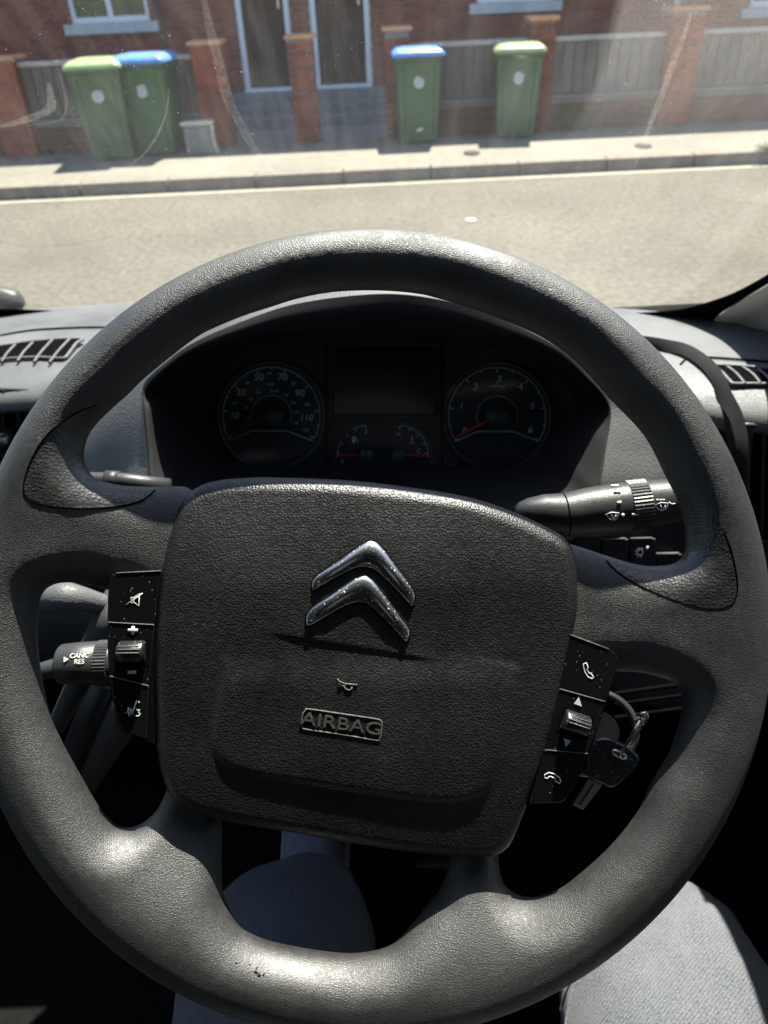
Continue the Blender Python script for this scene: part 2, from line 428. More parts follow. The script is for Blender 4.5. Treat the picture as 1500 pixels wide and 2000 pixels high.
def window(h, lo, xa, xb, za, zb, mull=True):
    f = MB(); y0, y1 = YH+.05, YH+.11
    f.box((xa,y0,za),(xa+.06,y1,zb)); f.box((xb-.06,y0,za),(xb,y1,zb)); f.box((xa+.06,y0,za),(xb-.06,y1,za+.07)); f.box((xa+.06,y0,zb-.06),(xb-.06,y1,zb))
    w = f.build('window', M_cream, h, loc=lo); w.location = (0,0,0)
    if mull:
        MB().box(((xa+xb)/2-.035,y0-.004,za+.07),((xa+xb)/2+.035,y1,zb-.06)).build('mullion', M_cream, w, loc=lo).location = (0,0,0)
    xm = (xa+xb)/2
    for (a, b) in ((xa+.06, xm-.035), (xm+.035, xb-.06)):
        MB().box((a,y0+.03,za+.07),(b,y0+.036,zb-.06)).build('pane', M_win, w, loc=lo).location = (0,0,0)
    MB().box((xa-.11,YH-.06,za-.13),(xb+.11,YH+.12,za-.003)).build('sill', M_sill, h, bevel=.008, loc=lo).location = (0,0,0)
def door(h, lo, xa, xb, za, zb):
    fr = MB(); y0, y1 = YH+.03, YH+.10
    fr.box((xa,y0,za),(xa+.075,y1,zb)); fr.box((xb-.075,y0,za),(xb,y1,zb)); fr.box((xa+.075,y0,zb-.07),(xb-.075,y1,zb))
    f = fr.build('door_frame', M_cream, h, loc=lo); f.location = (0,0,0)
    MB().box((xa+.003,YH-.10,za-.10),(xb-.003,YH+.12,za-.002)).build('threshold', M_cream, h, loc=lo, bevel=.005).location = (0,0,0)
    d = MB().box((xa+.078,y0+.03,za+.01),(xb-.078,y0+.07,zb-.073)).build('door', M_door, h, loc=lo); d.location = (0,0,0)
    w = xb-xa-.156
    for i in range(2):
        for j, (a, b) in enumerate(((za+.12, za+.78), (za+.95, za+1.75))):
            q = MB().box((xa+.078+w*(.10+.44*i),y0+.018,a),(xa+.078+w*(.46+.44*i),y0+.029,b)).build('door_panel', M_door, d, bevel=.008, loc=lo); q.location = (0,0,0)
    q = MB().box((xb-.16,y0+.0,za+.95),(xb-.13,y0+.029,za+1.08)).build('handle', M_metal, d, bevel=.004, loc=lo); q.location = (0,0,0)
Z1 = zfl+2.1
hA = [(xw1a,xw1b,zsill,2.7),(xd1a,xd1b,zfl,Z1),(xw1a+.05,xw1b-.05,3.3,4.5)]
hB = [(xd2a,xd2b,zfl,Z1),(xw2a,xw2b,zsill+.02,2.7),(xw2a+.05,xw2b-.05,3.3,4.5)]
xC1 = xsplit2+5.2
hC = [(xw3a,xw3a+1.15,1.20,2.3),(xC1-1.3,xC1-.3,zfl,Z1),(xw3a,xw3a+1.1,3.3,4.5)]
h1, l1 = build_house('terraced_house', -9.4, xsplit1-.001, hA, M_brick_d, 'red brick terraced house with a white window above the paired wheelie bins')
window(h1, l1, *hA[0]); window(h1, l1, *hA[2]); door(h1, l1, *hA[1])
h2, l2 = build_house('terraced_house', xsplit1+.001, xsplit2-.001, hB, M_brick_d, 'red brick terraced house behind the single blue-lidded bin, dark door beside it')
window(h2, l2, *hB[1]); window(h2, l2, *hB[2]); door(h2, l2, *hB[0])
h3, l3 = build_house('terraced_house', xsplit2+.001, xC1, hC, M_brick, 'brighter orange-red brick house at the far right with a small white vent window')
window(h3, l3, *hC[0], mull=False); window(h3, l3, *hC[2]); door(h3, l3, *hC[1])
# white downpipe between the houses, black cable on left house
xp = XH(1318, 20, YH)
dp = empty('downpipe', (xp, YH-.05, ZP)); tag(dp, 'white plastic downpipe on the brick wall at the upper right', 'pipe')
MB().tube([(0,0,0),(0,0,EAVE-.3)], .034, 12).build('pipe', M_cream, dp)
mb = MB()
for z in (.6, 1.32, 2.6, 4.2): mb.box((-.05,-.04,z),(.05,.045,z+.03))
mb.build('bracket', M_cream, dp)
c0 = [pY(x, y, YH-.03) for x, y in ((298,-60),(303,0),(312,30),(319,60),(322,110),(324,150))]
cb = MB().tube(crs(c0, 30), .035, 10).build('black_waste_pipe', M_black); tag(cb, 'black waste pipe curving down the brick wall right of the white sill', 'pipe')

# ---- front steps between the gate pillars
def steps(name, xa, xb, label):
    t = empty(name, ((xa+xb)/2, YH-.9, ZP)); tag(t, label, 'steps', 'stone front steps')
    for k, (y0, z1) in enumerate(((YH-1.15, .235), (YH-.80, .345), (YH-.46, .455))):
        MB().box((xa,y0,ZP-.006),(xb,YH-.003 if k == 2 else y0+.348,z1)).build('step', M_step, t, bevel=.01, loc=tuple(t.location)).location = (0,0,0)
steps('front_steps', xd1a-.35, xsplit1-.06, 'grey stone steps up to the left door of the pair')
steps('front_steps', xsplit1+.06, xd2b+.55, 'grey stone steps up to the right door of the pair')

# ---- garden wall pillars
def pillar(px, pyt, wpx, mat, label):
    c = pY(px, pyt, YW)                    # top centre, front face
    z1 = c[2]; w = wpx/F*((YW)*math.cos(TH)+(1.7-z1)*math.sin(TH))
    t = empty('brick_pillar', (c[0], YW, ZP)); tag(t, label, 'pillar', 'brick gate and fence pillars')
    x0, x1 = c[0]-w/2, c[0]+w/2; lo = tuple(t.location); zt = z1-.045
    MB().box((x0+.008,YW+.01,ZP),(x1-.008,YW+w-.01,zt)).build('mortar_core', M_mortar, t, fixn=False, loc=lo).location = (0,0,0)
    lst = bricks(t, x0, x1, ZP+.005, zt, YW, mat); place_bricks(t, lst, YW, mat)
    # side faces
    for sx in (x0, x1):
        ls = bricks(t, YW+.02, YW+w-.02, ZP+.005, zt, 0, mat)
        if mat.name not in BR: BR[mat.name] = brick_mesh(mat)
        for (cy, z, L) in ls:
            o = bpy.data.objects.new('brick', BR[mat.name]); o.scale = (L/.213, .3, 1)
            o.location = ((sx-c[0]) + (0 if sx == x0 else -.0), cy-YW, z-ZP); o.rotation_euler = (0,0,-math.pi/2 if sx == x0 else math.pi/2)
            link(o, t)
    MB().box((x0-.03,YW-.03,zt+.002),(x1+.03,YW+w+.03,z1)).build('cap', M_cap, t, bevel=.012, loc=lo).location = (0,0,0)
    return c[0], w, z1
P0 = pillar(-12, 112, 66, M_brick, 'orange-capped brick pillar cut by the left edge of the photo')
P1 = pillar(398, 80, 60, M_brick, 'brick pillar right of the paired bins with a grey block at its foot')
P2 = pillar(584, 68, 50, M_brick_d, 'slim brick pillar standing in front of the two doors')
P3 = pillar(775, 52, 50, M_brick_d, 'dark brick pillar half hidden behind the lone blue-lidded bin')
P4 = pillar(1064, 31, 50, M_brick_d, 'brick pillar just right of the lime-lidded single bin')
P5 = pillar(1351, 13, 66, M_brick, 'broad brick pillar at the right with an orange cap')
P6x = P5[0]+2.7
P6 = pillar(1351+420, -4, 66, M_brick, 'brick pillar beyond the right edge, ending the right fence')
# ---- fences: brick dwarf wall, boards, top rail
def fence(xa, xb, ztop, label, zd=.46, mat=M_brick_w):
    t = empty('board_fence', ((xa+xb)/2, YW+.06, ZP)); tag(t, label, 'fence', 'grey board fences on dwarf brick walls'); lo = tuple(t.location)
    y = YW+.06
    MB().box((xa,y+.012,ZP),(xb,y+.2,zd)).build('mortar_core', M_mortar, t, fixn=False, loc=lo).location = (0,0,0)
    lst = bricks(t, xa, xb, ZP+.004, zd, y, mat); place_bricks(t, lst, y, mat)
    MB().box((xa,y-.02,zd+.002),(xb,y+.22,zd+.04)).build('coping', M_step, t, bevel=.006, loc=lo).location = (0,0,0)
    n = max(1, int((xb-xa)/.125)); w = (xb-xa)/n
    bm_ = MB().box((-.056,0,0),(.056,.018,1)); me = bpy.data.meshes.new('board'); me.from_pydata(bm_.v, [], bm_.f); me.materials.append(M_wood)
    for k in range(n):
        o = bpy.data.objects.new('board', me); o.scale = (w/.125, 1, ztop-.055-zd-.045-random.uniform(0, .006))
        o.location = (xa+w*(k+.5)-lo[0], y+.06+(.012 if k % 2 else 0)-lo[1], zd+.043-lo[2]); link(o, t)
    MB().box((xa,y+.035,ztop-.052),(xb,y+.12,ztop)).build('top_rail', M_coping, t, bevel=.008, loc=lo).location = (0,0,0)
zf = 1.10
fence(P0[0]+P0[1]/2+.003, P1[0]-P1[1]/2-.003, zf, 'grey board fence behind the paired bins with a pale top rail')
fence(P3[0]+P3[1]/2+.003, P4[0]-P4[1]/2-.003, zf, 'dark board fence between the two single bins')
fence(P4[0]+P4[1]/2+.003, P5[0]-P5[1]/2-.003, zf, 'board fence between the lime-lidded bin and the broad right pillar')
fence(P5[0]+P5[1]/2+.003, P6[0]-P6[1]/2-.003, zf, 'board fence right of the broad orange-capped pillar')
fence(P0[0]-P0[1]/2-3.2, P0[0]-P0[1]/2-.003, zf, 'board fence beyond the left edge of the photo')

# ---- wheelie bins
def wheelie_bin(base_px, rot, lidmat, label, sticker=True, face='front', dx=0, s=1.0, scraps=False):
    b = pZ(*base_px, ZP)
    t = empty('wheelie_bin', tuple(b)); t.rotation_euler = (0,0,rot); t.scale = (s*1.08, s, s); tag(t, label, 'wheelie bin', 'green wheelie bins on the pavement')
    # local: x width, y depth (front towards camera is -y), base at z=0; reference point is the front bottom centre
    def ring(w, d0, d1, z, r=.05):
        P = []
        for (cx, cy, a0) in ((w/2-r, d0+r, -90), (w/2-r, d1-r, 0), (-w/2+r, d1-r, 90), (-w/2+r, d0+r, 180)):
            for k in range(5):
                a = math.radians(a0+22.5*k); P.append((cx+r*math.cos(a), cy+r*math.sin(a), z))
        return P
    rows = [ring(.44, .02, .50, .02), ring(.45, .0, .50, .06), ring(.50, -.035, .58, .55), ring(.545, -.075, .64, .93), ring(.555, -.08, .645, .935), ring(.575, -.095, .66, .94), ring(.58, -.10, .665, .975)]
    mb = MB(); mb.grid(np.array(rows), closed_v=True); mb.add(rows[0], [tuple(range(20))]); mb.add(rows[-1], [tuple(range(20))])
    mb.build('body', M_bin, t)
    lid = [ring(.60, -.115, .68, .980), ring(.60, -.115, .68, 1.0), ring(.56, -.09, .66, 1.03), ring(.46, -.02, .60, 1.062), ring(.30, .1, .5, 1.07)]
    l = MB(); l.grid(np.array(lid), closed_v=True); l.add(lid[-1], [tuple(range(20))]); l.add(lid[0], [tuple(range(20))]); L = l.build('lid', lidmat, t)
    h = MB(); h.tube([(-.25,.70,.97),(-.24,.73,1.0),(.24,.73,1.0),(.25,.70,.97)], .016, 8); h.build('handle', M_bin, t)
    for sx in (-1, 1):
        w = MB(); w.tube([(sx*.24,.50,.10),(sx*.29,.50,.10)], .10, 20); o = w.build('wheel', M_black, t)
    w = MB(); w.tube([(-.27,.50,.10),(.27,.50,.10)], .012, 8); w.build('axle', M_black, t)
    rb = MB()
    for sx in (-1, 1):
        rb.tube([(sx*.17, -.0075-.0, .12), (sx*.175, -.036, .55), (sx*.185, -.070, .88)], .009, 6)
    rb.tube([(-.25,-.085,.925),(.25,-.085,.925)], .010, 6); rb.build('moulded_rib', M_bin, t)
    hg = MB()
    for sx in (-1, 1): hg.tube([(sx*.20-.05,.66,1.0),(sx*.20+.05,.66,1.0)], .022, 10)
    hg.build('hinge', lidmat, t)
    if sticker:
        k = MB(); n = 14; zc, rr = .70, .062
        fy = lambda z: -.035-(z-.55)*.105-.004
        pts = [(math.cos(2*math.pi*i/n)*rr*random.uniform(.8,1.12), math.sin(2*math.pi*i/n)*rr*1.15*random.uniform(.85,1.1)) for i in range(n)]
        k.prism([(x+dx, fy(zc+z), zc+z) for x, z in pts], (0,-.002,0)); k.build('sticker', M_stick, t)
    if scraps:
        k = MB(); pts = [(-.03,-.02),(0,-.005),(.035,.0),(.05,.02),(.02,.03),(-.02,.015)]
        k.prism([(x+.0, -.002-.0-(z+.09)*.075-.004, z+.16) for x, z in pts], (0,-.002,0)); k.build('scrap_sticker', M_white, t)
    return t
wheelie_bin((222, 314), .12, M_lidg, 'lime-lidded green bin, left one of the close pair', s=.95)
wheelie_bin((305, 305), -.05, M_lidb, 'blue-lidded green bin touching the lime-lidded one in the left pair', s=.97)
wheelie_bin((819, 281), .02, M_lidb, 'lone green bin with a pale blue lid standing right of the steps', s=.91, scraps=True)
wheelie_bin((1006, 271), -.12, M_lidg, 'lone lime-lidded green bin nearest the right fence', s=.90)
# ---- grey concrete block at pillar foot
c = pZ(393, 302, ZP); blk = empty('concrete_block', tuple(c)); tag(blk, 'low grey concrete block with pale edges coloured as sunlit at the foot of a pillar', 'block')
MB().box((-.17,0,0),(.17,.17,.30)).build('block', M_step, blk, bevel=.02)
MB().box((-.19,-.015,.302),(.19,.19,.345)).build('cap', M_coping, blk, bevel=.015)
MB().tube([(.175,-.02,.30),(.18,-.02,.14),(.205,-.03,.0)], [.022,.02,.034], 8).build('sunlit_edge', M_coping, blk)  # paler cap and corner stand for edges lit by the sun
# ---- small flat dark spots on the pavement
for i, (x, y, lab) in enumerate(((921, 300, 'small flat dark spot on the pavement between the two single bins'), (1256, 286, 'flat dark spot on the pavement below the dirt streak at right'))):
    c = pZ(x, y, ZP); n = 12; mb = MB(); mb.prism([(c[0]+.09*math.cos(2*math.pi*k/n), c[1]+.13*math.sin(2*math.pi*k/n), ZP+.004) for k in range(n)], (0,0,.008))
    tag(mb.build('dark_spot', M_black), lab, 'spot', 'flat dark spots on the pavement')
# ---- weeds
def weeds(px, py, Y, n, rad, h, label, up=False):
    c = pY(px, py, Y); c[2] = ZP; mb = MB()
    for k in range(n):
        a = random.uniform(0, 6.28); r = rad*random.random()**.5; x, y = c[0]+r*math.cos(a)*1.6, c[1]+r*.4*math.sin(a); z = ZP+h*random.random()**1.3
        s = random.uniform(.012, .03); d = Vector((random.gauss(0,1), random.gauss(0,1), random.gauss(0,1))).normalized(); e = d.orthogonal().normalized()
        mb.add([(x,y,z), tuple(Vector((x,y,z))+d*s+e*s*.4), tuple(Vector((x,y,z))+d*s*2), tuple(Vector((x,y,z))+d*s-e*s*.4)], [(0,1,2,3)])
    for k in range(12):
        a = random.uniform(-1, 1); mb.tube([(c[0],c[1],ZP-.01),(c[0]+a*rad,c[1]+random.uniform(-.05,.05),ZP+h*random.uniform(.5,.9))], .003, 4)
    o = mb.build('weed_clump', M_leaf, fixn=False); tag(o, label, 'plant')
weeds(1120, 250, YW-.06, 420, .16, .26, 'green weeds growing at the wall foot right of the lime-lidded bin')
weeds(1497, 305, YK+.0, 140, .08, .07, 'tuft of yellow-green grass in the gutter at the right edge')
# ---- litter on the road
for (x, y) in ((920, 430),):
    c = pZ(x, y, .006); mb = MB(); mb.prism([c+np.array([.045*math.cos(a)*random.uniform(.7,1.1), .05*math.sin(a), 0]) for a in np.linspace(0, 5.6, 8)], (0,0,.006)); tag(mb.build('litter', M_white), 'small scrap of white litter lying on the road', 'litter')

# ================================================================== THE VAN CAB
XC = -.35
def wsY(X, Z): return 1.065 - .25*(X-XC)**2 - 1.19*(Z-1.335)
def pW(px, py, off=0):
    """pixel -> windscreen surface, off metres towards the cab"""
    r = ray(px, py); a, b = .3, 1.6
    for _ in range(50):
        m_ = (a+b)/2; p = CAM+r*m_
        if p[1] < wsY(p[0], p[2]): a = m_
        else: b = m_
    n = np.array([.5*((CAM+r*a)[0]-XC), 1, 1.19]); n /= np.linalg.norm(n)
    return CAM+r*a - n*off
van = empty('van_cab', (-.35, 0, 0)); tag(van, 'white panel van cab we look out of, with windscreen, pillars and roof', 'van')
VL = tuple(van.location)
def vb(mb, name, mat, par=None, **k):
    o = mb.build(name, mat, par or van, loc=VL, **k); o.location = (0,0,0); return o
# glass
def m_screen():
    m = Mt('windscreen_glass', (1,1,1), .0)
    tr = m.n('ShaderNodeBsdfTransparent'); tr.inputs[0].default_value = (.93,.97,.95,1)
    gl = m.n('ShaderNodeBsdfGlossy'); gl.inputs['Roughness'].default_value = .02
    fr = m.n('ShaderNodeFresnel'); fr.inputs[0].default_value = 1.45
    mx = m.n('ShaderNodeMixShader'); m.L.new(m.math('MULTIPLY', fr.outputs[0], .8), mx.inputs[0]); m.L.new(tr.outputs[0], mx.inputs[1]); m.L.new(gl.outputs[0], mx.inputs[2])
    df = m.n('ShaderNodeBsdfDiffuse'); df.inputs[0].default_value = (.75,.73,.68,1); tl = m.n('ShaderNodeBsdfTranslucent'); tl.inputs[0].default_value = (.75,.73,.68,1)
    dm = m.n('ShaderNodeMixShader'); dm.inputs[0].default_value = .6; m.L.new(df.outputs[0], dm.inputs[1]); m.L.new(tl.outputs[0], dm.inputs[2])
    # dust film: light haze everywhere, thicker streaky smears, unwiped area on the right, fine specks
    n1 = m.noise(5, 4); film = m.rng(n1.outputs[0], .35, .7, .005, .019)
    mp = m.n('ShaderNodeMapping'); mp.inputs['Scale'].default_value = (60, 6, 6); mp.inputs['Rotation'].default_value = (0, 0, .3); m.L.new(m.vec, mp.inputs[0])
    n2 = m.noise(1, 4, vec=mp.outputs[0]); smear = m.rng(n2.outputs[0], .45, .75, 0, .022)
    n3 = m.noise(900, 3); grain = m.rng(n3.outputs[0], .38, .62, .75, 1.25)
    sx = m.n('ShaderNodeSeparateXYZ'); m.L.new(m.vec, sx.inputs[0])
    # boundary of the wiped sector: a circle about a pivot low on the left (object space: x right, z up)
    dxx = m.math('SUBTRACT', sx.outputs[0], WPX); dzz = m.math('MULTIPLY', m.math('SUBTRACT', sx.outputs[2], WPZ), 1.55)
    rad = m.math('SQRT', m.math('ADD', m.math('MULTIPLY', dxx, dxx), m.math('MULTIPLY', dzz, dzz)))
    un = m.rng(rad, WPR-.004, WPR+.004, 0, .075); un = m.math('MULTIPLY', un, m.rng(sx.outputs[2], UNZ-.02, UNZ+.07, .1, 1))
    f = m.math('ADD', m.math('ADD', film, smear), un); f = m.math('MULTIPLY', f, grain)
    v = m.vor(110); sp = m.rng(v.outputs['Distance'], .025, .045, .8, 0); n4 = m.noise(7, 2); sp = m.math('MULTIPLY', sp, m.rng(n4.outputs[0], .42, .58, 0, 1))
    v2 = m.vor(330); sp2 = m.rng(v2.outputs['Distance'], .04, .08, .45, 0); n5 = m.noise(11, 2); sp2 = m.math('MULTIPLY', sp2, m.rng(n5.outputs[0], .44, .6, 0, 1))
    f = m.math('MINIMUM', m.math('ADD', m.math('ADD', f, sp), sp2), .9)
    fm = m.n('ShaderNodeMixShader'); m.L.new(f, fm.inputs[0]); m.L.new(mx.outputs[0], fm.inputs[1]); m.L.new(dm.outputs[0], fm.inputs[2])
    m.L.new(fm.outputs[0], m.out.inputs[0]); return m.m
A_, B_, C_ = [pW(x, y) for x, y in ((1205,30),(1170,150),(1112,270))]
# circle through three points in (x, 1.55 z)
def circ(pts):
    P = np.array([(p[0]-VL[0], 1.55*p[2]) for p in pts]); A2 = np.c_[2*P, np.ones(3)]; s = np.linalg.solve(A2, (P**2).sum(1)); return s[0], s[1]/1.55, math.sqrt(s[2]+s[0]**2+s[1]**2)
WPX, WPZ, WPR = circ((A_, B_, C_)); UNZ = C_[2]
inside_left = WPX < 0
M_screen = m_screen()
xs = np.linspace(-1.30, .60, 41); ts = np.linspace(-.02, .655, 25)
G = np.array([[(x, wsY(x, 1.335+t), 1.335+t) for x in xs] for t in ts])
vb(MB().grid(G), 'windscreen', M_screen, fixn=False)
def streak(pts, w, mat, name):
    P = arc_even(crs([pW(x, y, .0012) for x, y in pts], 60), 40)
    mb = MB(); L = []
    for i, p in enumerate(P):
        t = P[min(i+1, len(P)-1)]-P[max(i-1, 0)]; nn = np.array([.5*(p[0]-XC), 1, 1.19]); s = np.cross(t, nn); s /= np.linalg.norm(s)
        k = math.sin(math.pi*min(1, max(.04, i/(len(P)-1))))**.4
        L.append([p-s*w*k, p+s*w*k])
    mb.grid(np.array(L)); return vb(mb, name, mat, fixn=False)
def m_film(fac):
    m = Mt('dried_dirt_film', (.6,.58,.52), .9); tr = m.n('ShaderNodeBsdfTransparent'); n = m.noise(260, 3)
    mx = m.n('ShaderNodeMixShader'); m.L.new(m.rng(n.outputs[0], .35, .65, fac*.4, fac*1.4), mx.inputs[0]); m.L.new(tr.outputs[0], mx.inputs[1])
    tl = m.n('ShaderNodeBsdfTranslucent'); tl.inputs[0].default_value = (.7,.68,.62,1); m.L.new(tl.outputs[0], mx.inputs[2]); m.L.new(mx.outputs[0], m.out.inputs[0]); return m.m
MF1, MF2 = m_film(.035), m_film(.020)
streak([(1350,20),(1338,60),(1315,120),(1290,190),(1262,262),(1256,282)], .0024, MF1, 'dirt_streak')
streak([(1252,290),(1235,340),(1212,400),(1185,450),(1150,500)], .0010, MF2, 'dirt_streak')
streak([(398,-10),(412,60),(428,120),(445,190),(470,240),(498,290),(540,340)], .0045, MF2, 'dirt_streak')
streak([(95,158),(98,180),(101,200),(90,215),(60,228),(20,240),(-20,246)], .0040, MF1, 'dirt_streak')
streak([(330,170),(325,215),(308,260),(280,300),(240,330)], .0008, MF1, 'dirt_streak')
streak([(112,130),(122,160),(130,200),(125,225),(110,235),(60,242),(38,243)], .0012, MF2, 'dirt_streak')
# black printed border along the bottom and round the lower right corner
inn = [(-300,596),(0,600),(60,602),(230,607),(500,612),(800,613),(1000,612),(1180,609),(1240,608),(1300,604),(1345,597),(1400,581),(1445,563),(1500,532),(1560,492),(1640,420),(1720,330)]
out = [(-300,620),(0,622),(60,622),(230,625),(500,630),(800,632),(1000,632),(1180,634),(1240,636),(1300,640),(1345,640),(1388,625),(1412,604),(1500,549),(1565,508),(1655,430),(1740,340)]
I = arc_even(crs([pW(x, y, .004) for x, y in inn], 400), 140); O_ = []
OO = crs([pW(x, y, .004) for x, y in out], 400)
II = crs([pW(x, y, .004) for x, y in inn], 400)
G = np.array([[II[i], OO[i]] for i in range(0, 400, 4)])
vb(MB().grid(G), 'printed_border', M_dark, fixn=False, solid=.002)
# A pillar trim at right, wrapping the glass edge
oc = crs([pW(x, y, .008) for x, y in ((1386,628),(1412,604),(1500,549),(1565,508),(1655,430),(1740,340))], 40)
pc = []
for p in oc: pc.append([p+np.array([0,0,0]), p+np.array([.025,-.012,.0]), p+np.array([.07,-.05,-.02]), p+np.array([.10,-.14,-.03]), p+np.array([.115,-.20,-.05])])
last = pc[-1]; d = np.array([.0, -.85, .72])*.8
for k in range(1, 8): pc.append([q+d*k/8 for q in last])
first = pc[0]; pc = [[q+np.array([0,.0,-.10]) for q in first]] + pc
G = np.array(pc); vb(MB().grid(G), 'pillar_trim', M_trim, fixn=False, solid=.006)
# passenger side pillar, roof, header, doors, floor, bulkhead, nose
def sbox(lo, hi, name, mat, **k): return vb(MB().box(lo, hi), name, mat, **k)
zt = 1.985; yt = lambda x: wsY(x, zt)  # unseen roof edge set low to cut sky light in the cab
mb = MB(); xr = np.linspace(-1.34, .66, 21)
G = np.array([[(x, wsY(x, zt)+.01, zt) for x in xr], [(x, wsY(x, zt)-.08, zt+.015) for x in xr], [(x, -.45, zt+.06) for x in xr], [(x, -1.0, zt+.06) for x in xr]])
vb(MB().grid(G), 'roof', M_headl, fixn=False, solid=-.05)
mb = MB(); mb.tube([(-1.30, wsY(-1.3,1.3), 1.3), (-1.32, wsY(-1.3,zt), zt)], .04, 12); vb(mb, 'passenger_pillar', M_trim)
for sx, nm in ((.64, 'driver_door'), (-1.36, 'passenger_door')):
    d_ = sbox((sx-.03,-.75,.55),(sx+.03,.62,1.30), nm, M_black, bevel=.01)
    g = MB().box((sx-.002,-.70,1.30),(sx+.002,.60,2.10)); 
    fr = MB().box((sx-.025,-.80,1.302),(sx+.025,-.70,zt)); vb(fr, 'door_frame', M_black, d_)
    fr = MB().tube([(sx,.86,1.30),(sx,.30,1.98)], .022, 8); vb(fr, 'window_rail', M_black, d_)
sbox((-1.34,.62,.55),(-1.32,1.0,1.28), 'footwell_side', M_black); sbox((.60,.622,.55),(.62,1.0,1.28), 'footwell_side', M_black)
sbox((-1.34,-1.0,.55),(.66,1.1,.60), 'floor', M_carpet); sbox((-1.34,-.98,.60),(.66,-.93,2.04), 'bulkhead', M_headl)
sbox((-1.34,1.06,.55),(.66,1.10,1.28), 'firewall', M_dark)
xn = np.linspace(-1.34, .66, 15)
G = np.array([[(x, wsY(x,1.31)+.03, 1.268) for x in xn], [(x, wsY(x,1.2)+.16, 1.16) for x in xn], [(x, 1.60-.1*(x-XC)**2, .95) for x in xn], [(x, 1.72-.1*(x-XC)**2, .45) for x in xn]])
vb(MB().grid(G), 'bonnet', M_vanpaint, fixn=False, solid=.02)
G = np.array([[(sx, 1.1, z) for z in (.45,1.28)] for sx in (-1.34,)])
# wiper pivot outside at left
wp = empty('windscreen_wiper', tuple(pW(2, 632, -.026))); tag(wp, 'windscreen wiper knuckle resting outside the glass at the left edge', 'wiper')
mb = MB(); P = crs([(.035,0,-.004),(.025,0,.006),(.0,0,.014),(-.04,.0,.016),(-.12,.01,.012),(-.3,.03,.02),(-.55,.02,.04)], 30); mb.tube(P, [.004+.013*min(1, i/5) for i in range(30)], 12)
mb.build('wiper_arm', M_stalk, wp)
mb = MB(); mb.tube([(-.55,.01,.03),(-.2,-.01,.012),(.02,-.012,-.012)], .004, 6); mb.build('wiper_blade', M_black, wp)
m_ = Mt('dimming_side_glass', (1,1,1)); tr_ = m_.n('ShaderNodeBsdfTransparent'); tr_.inputs[0].default_value = (.42,.45,.44,1); gl_ = m_.n('ShaderNodeBsdfGlossy'); gl_.inputs['Roughness'].default_value = .02  # unseen door glass, its tint made up to dim the cab
fr_ = m_.n('ShaderNodeFresnel'); mx_ = m_.n('ShaderNodeMixShader'); m_.L.new(fr_.outputs[0], mx_.inputs[0]); m_.L.new(tr_.outputs[0], mx_.inputs[1]); m_.L.new(gl_.outputs[0], mx_.inputs[2]); m_.L.new(mx_.outputs[0], m_.out.inputs[0])
for sx in (.64, -1.36):
    vb(MB().add([(sx,-.70,1.30),(sx,.85,1.30),(sx,.30,1.98),(sx,-.70,1.98)], [(0,1,2,3)]), 'side_window', m_.m, fixn=False)
# seat
st = empty('driver_seat', (0, -.29, .51)); tag(st, 'dark cloth driver seat under the person in grey jeans', 'seat')
G = loft([[(-.25,-.30,.30),(-.25,0,.36),(-.24,.26,.36),(-.24,.33,.30)], [(-.12,-.30,.33),(-.12,0,.38),(-.12,.27,.39),(-.12,.35,.31)], [(.12,-.30,.33),(.12,0,.38),(.12,.27,.39),(.12,.35,.31)], [(.25,-.30,.30),(.25,0,.36),(.24,.26,.36),(.24,.33,.30)]], 12, 6)
MB().grid(G).build('cushion', M_seat, st, solid=-.12, fixn=False)
MB().box((-.24,-.42,.30),(.24,-.29,1.05)).build('backrest', M_seat, st, bevel=.05, seg=4)
MB().box((-.20,-.25,.09),(.20,.25,.20)).build('seat_base', M_black, st, bevel=.02)

# ================================================================== DASHBOARD
dash = empty('dashboard', (-.35, .8, 1.0)); tag(dash, 'grey grained plastic dashboard with air vents on both sides of the wheel', 'dashboard'); DL = tuple(dash.location)
def db(mb, name, mat, par=None, **k):
    o = mb.build(name, mat, par or dash, loc=DL, **k); o.location = (0,0,0); return o
def yo(X): return -.135*smooth(.12, .42, X) if X > 0 else -.0*X
prof = [(1.075,1.328),(1.0,1.334),(.93,1.336),(.875,1.335),(.835,1.330),(.808,1.318),(.800,1.304),(.806,1.297),(.818,1.293),(.822,1.285),(.820,1.20),(.80,1.12),(.74,1.02),(.80,.86),(.98,.70)]
def dprof(X):
    out = []
    for (y, z) in prof:
        f = smooth(1.075, .875, y) if y > .8 else 1
        ybase = y + yo(X)*float(f)
        if y > 1.05: ybase = wsY(X, z) + .012
        elif y > .9: ybase = min(ybase, wsY(X, z)-.01-(1.075-y)*.6)
        out.append((X, ybase, z))
    return out
G = np.array([dprof(X) for X in np.r_[np.linspace(-1.31, -.3, 24), np.linspace(-.27, .59, 60)]])
G = np.array([crs(g, 75) for g in G])
db(MB().grid(G), 'dash_shell', M_dash, fixn=False)
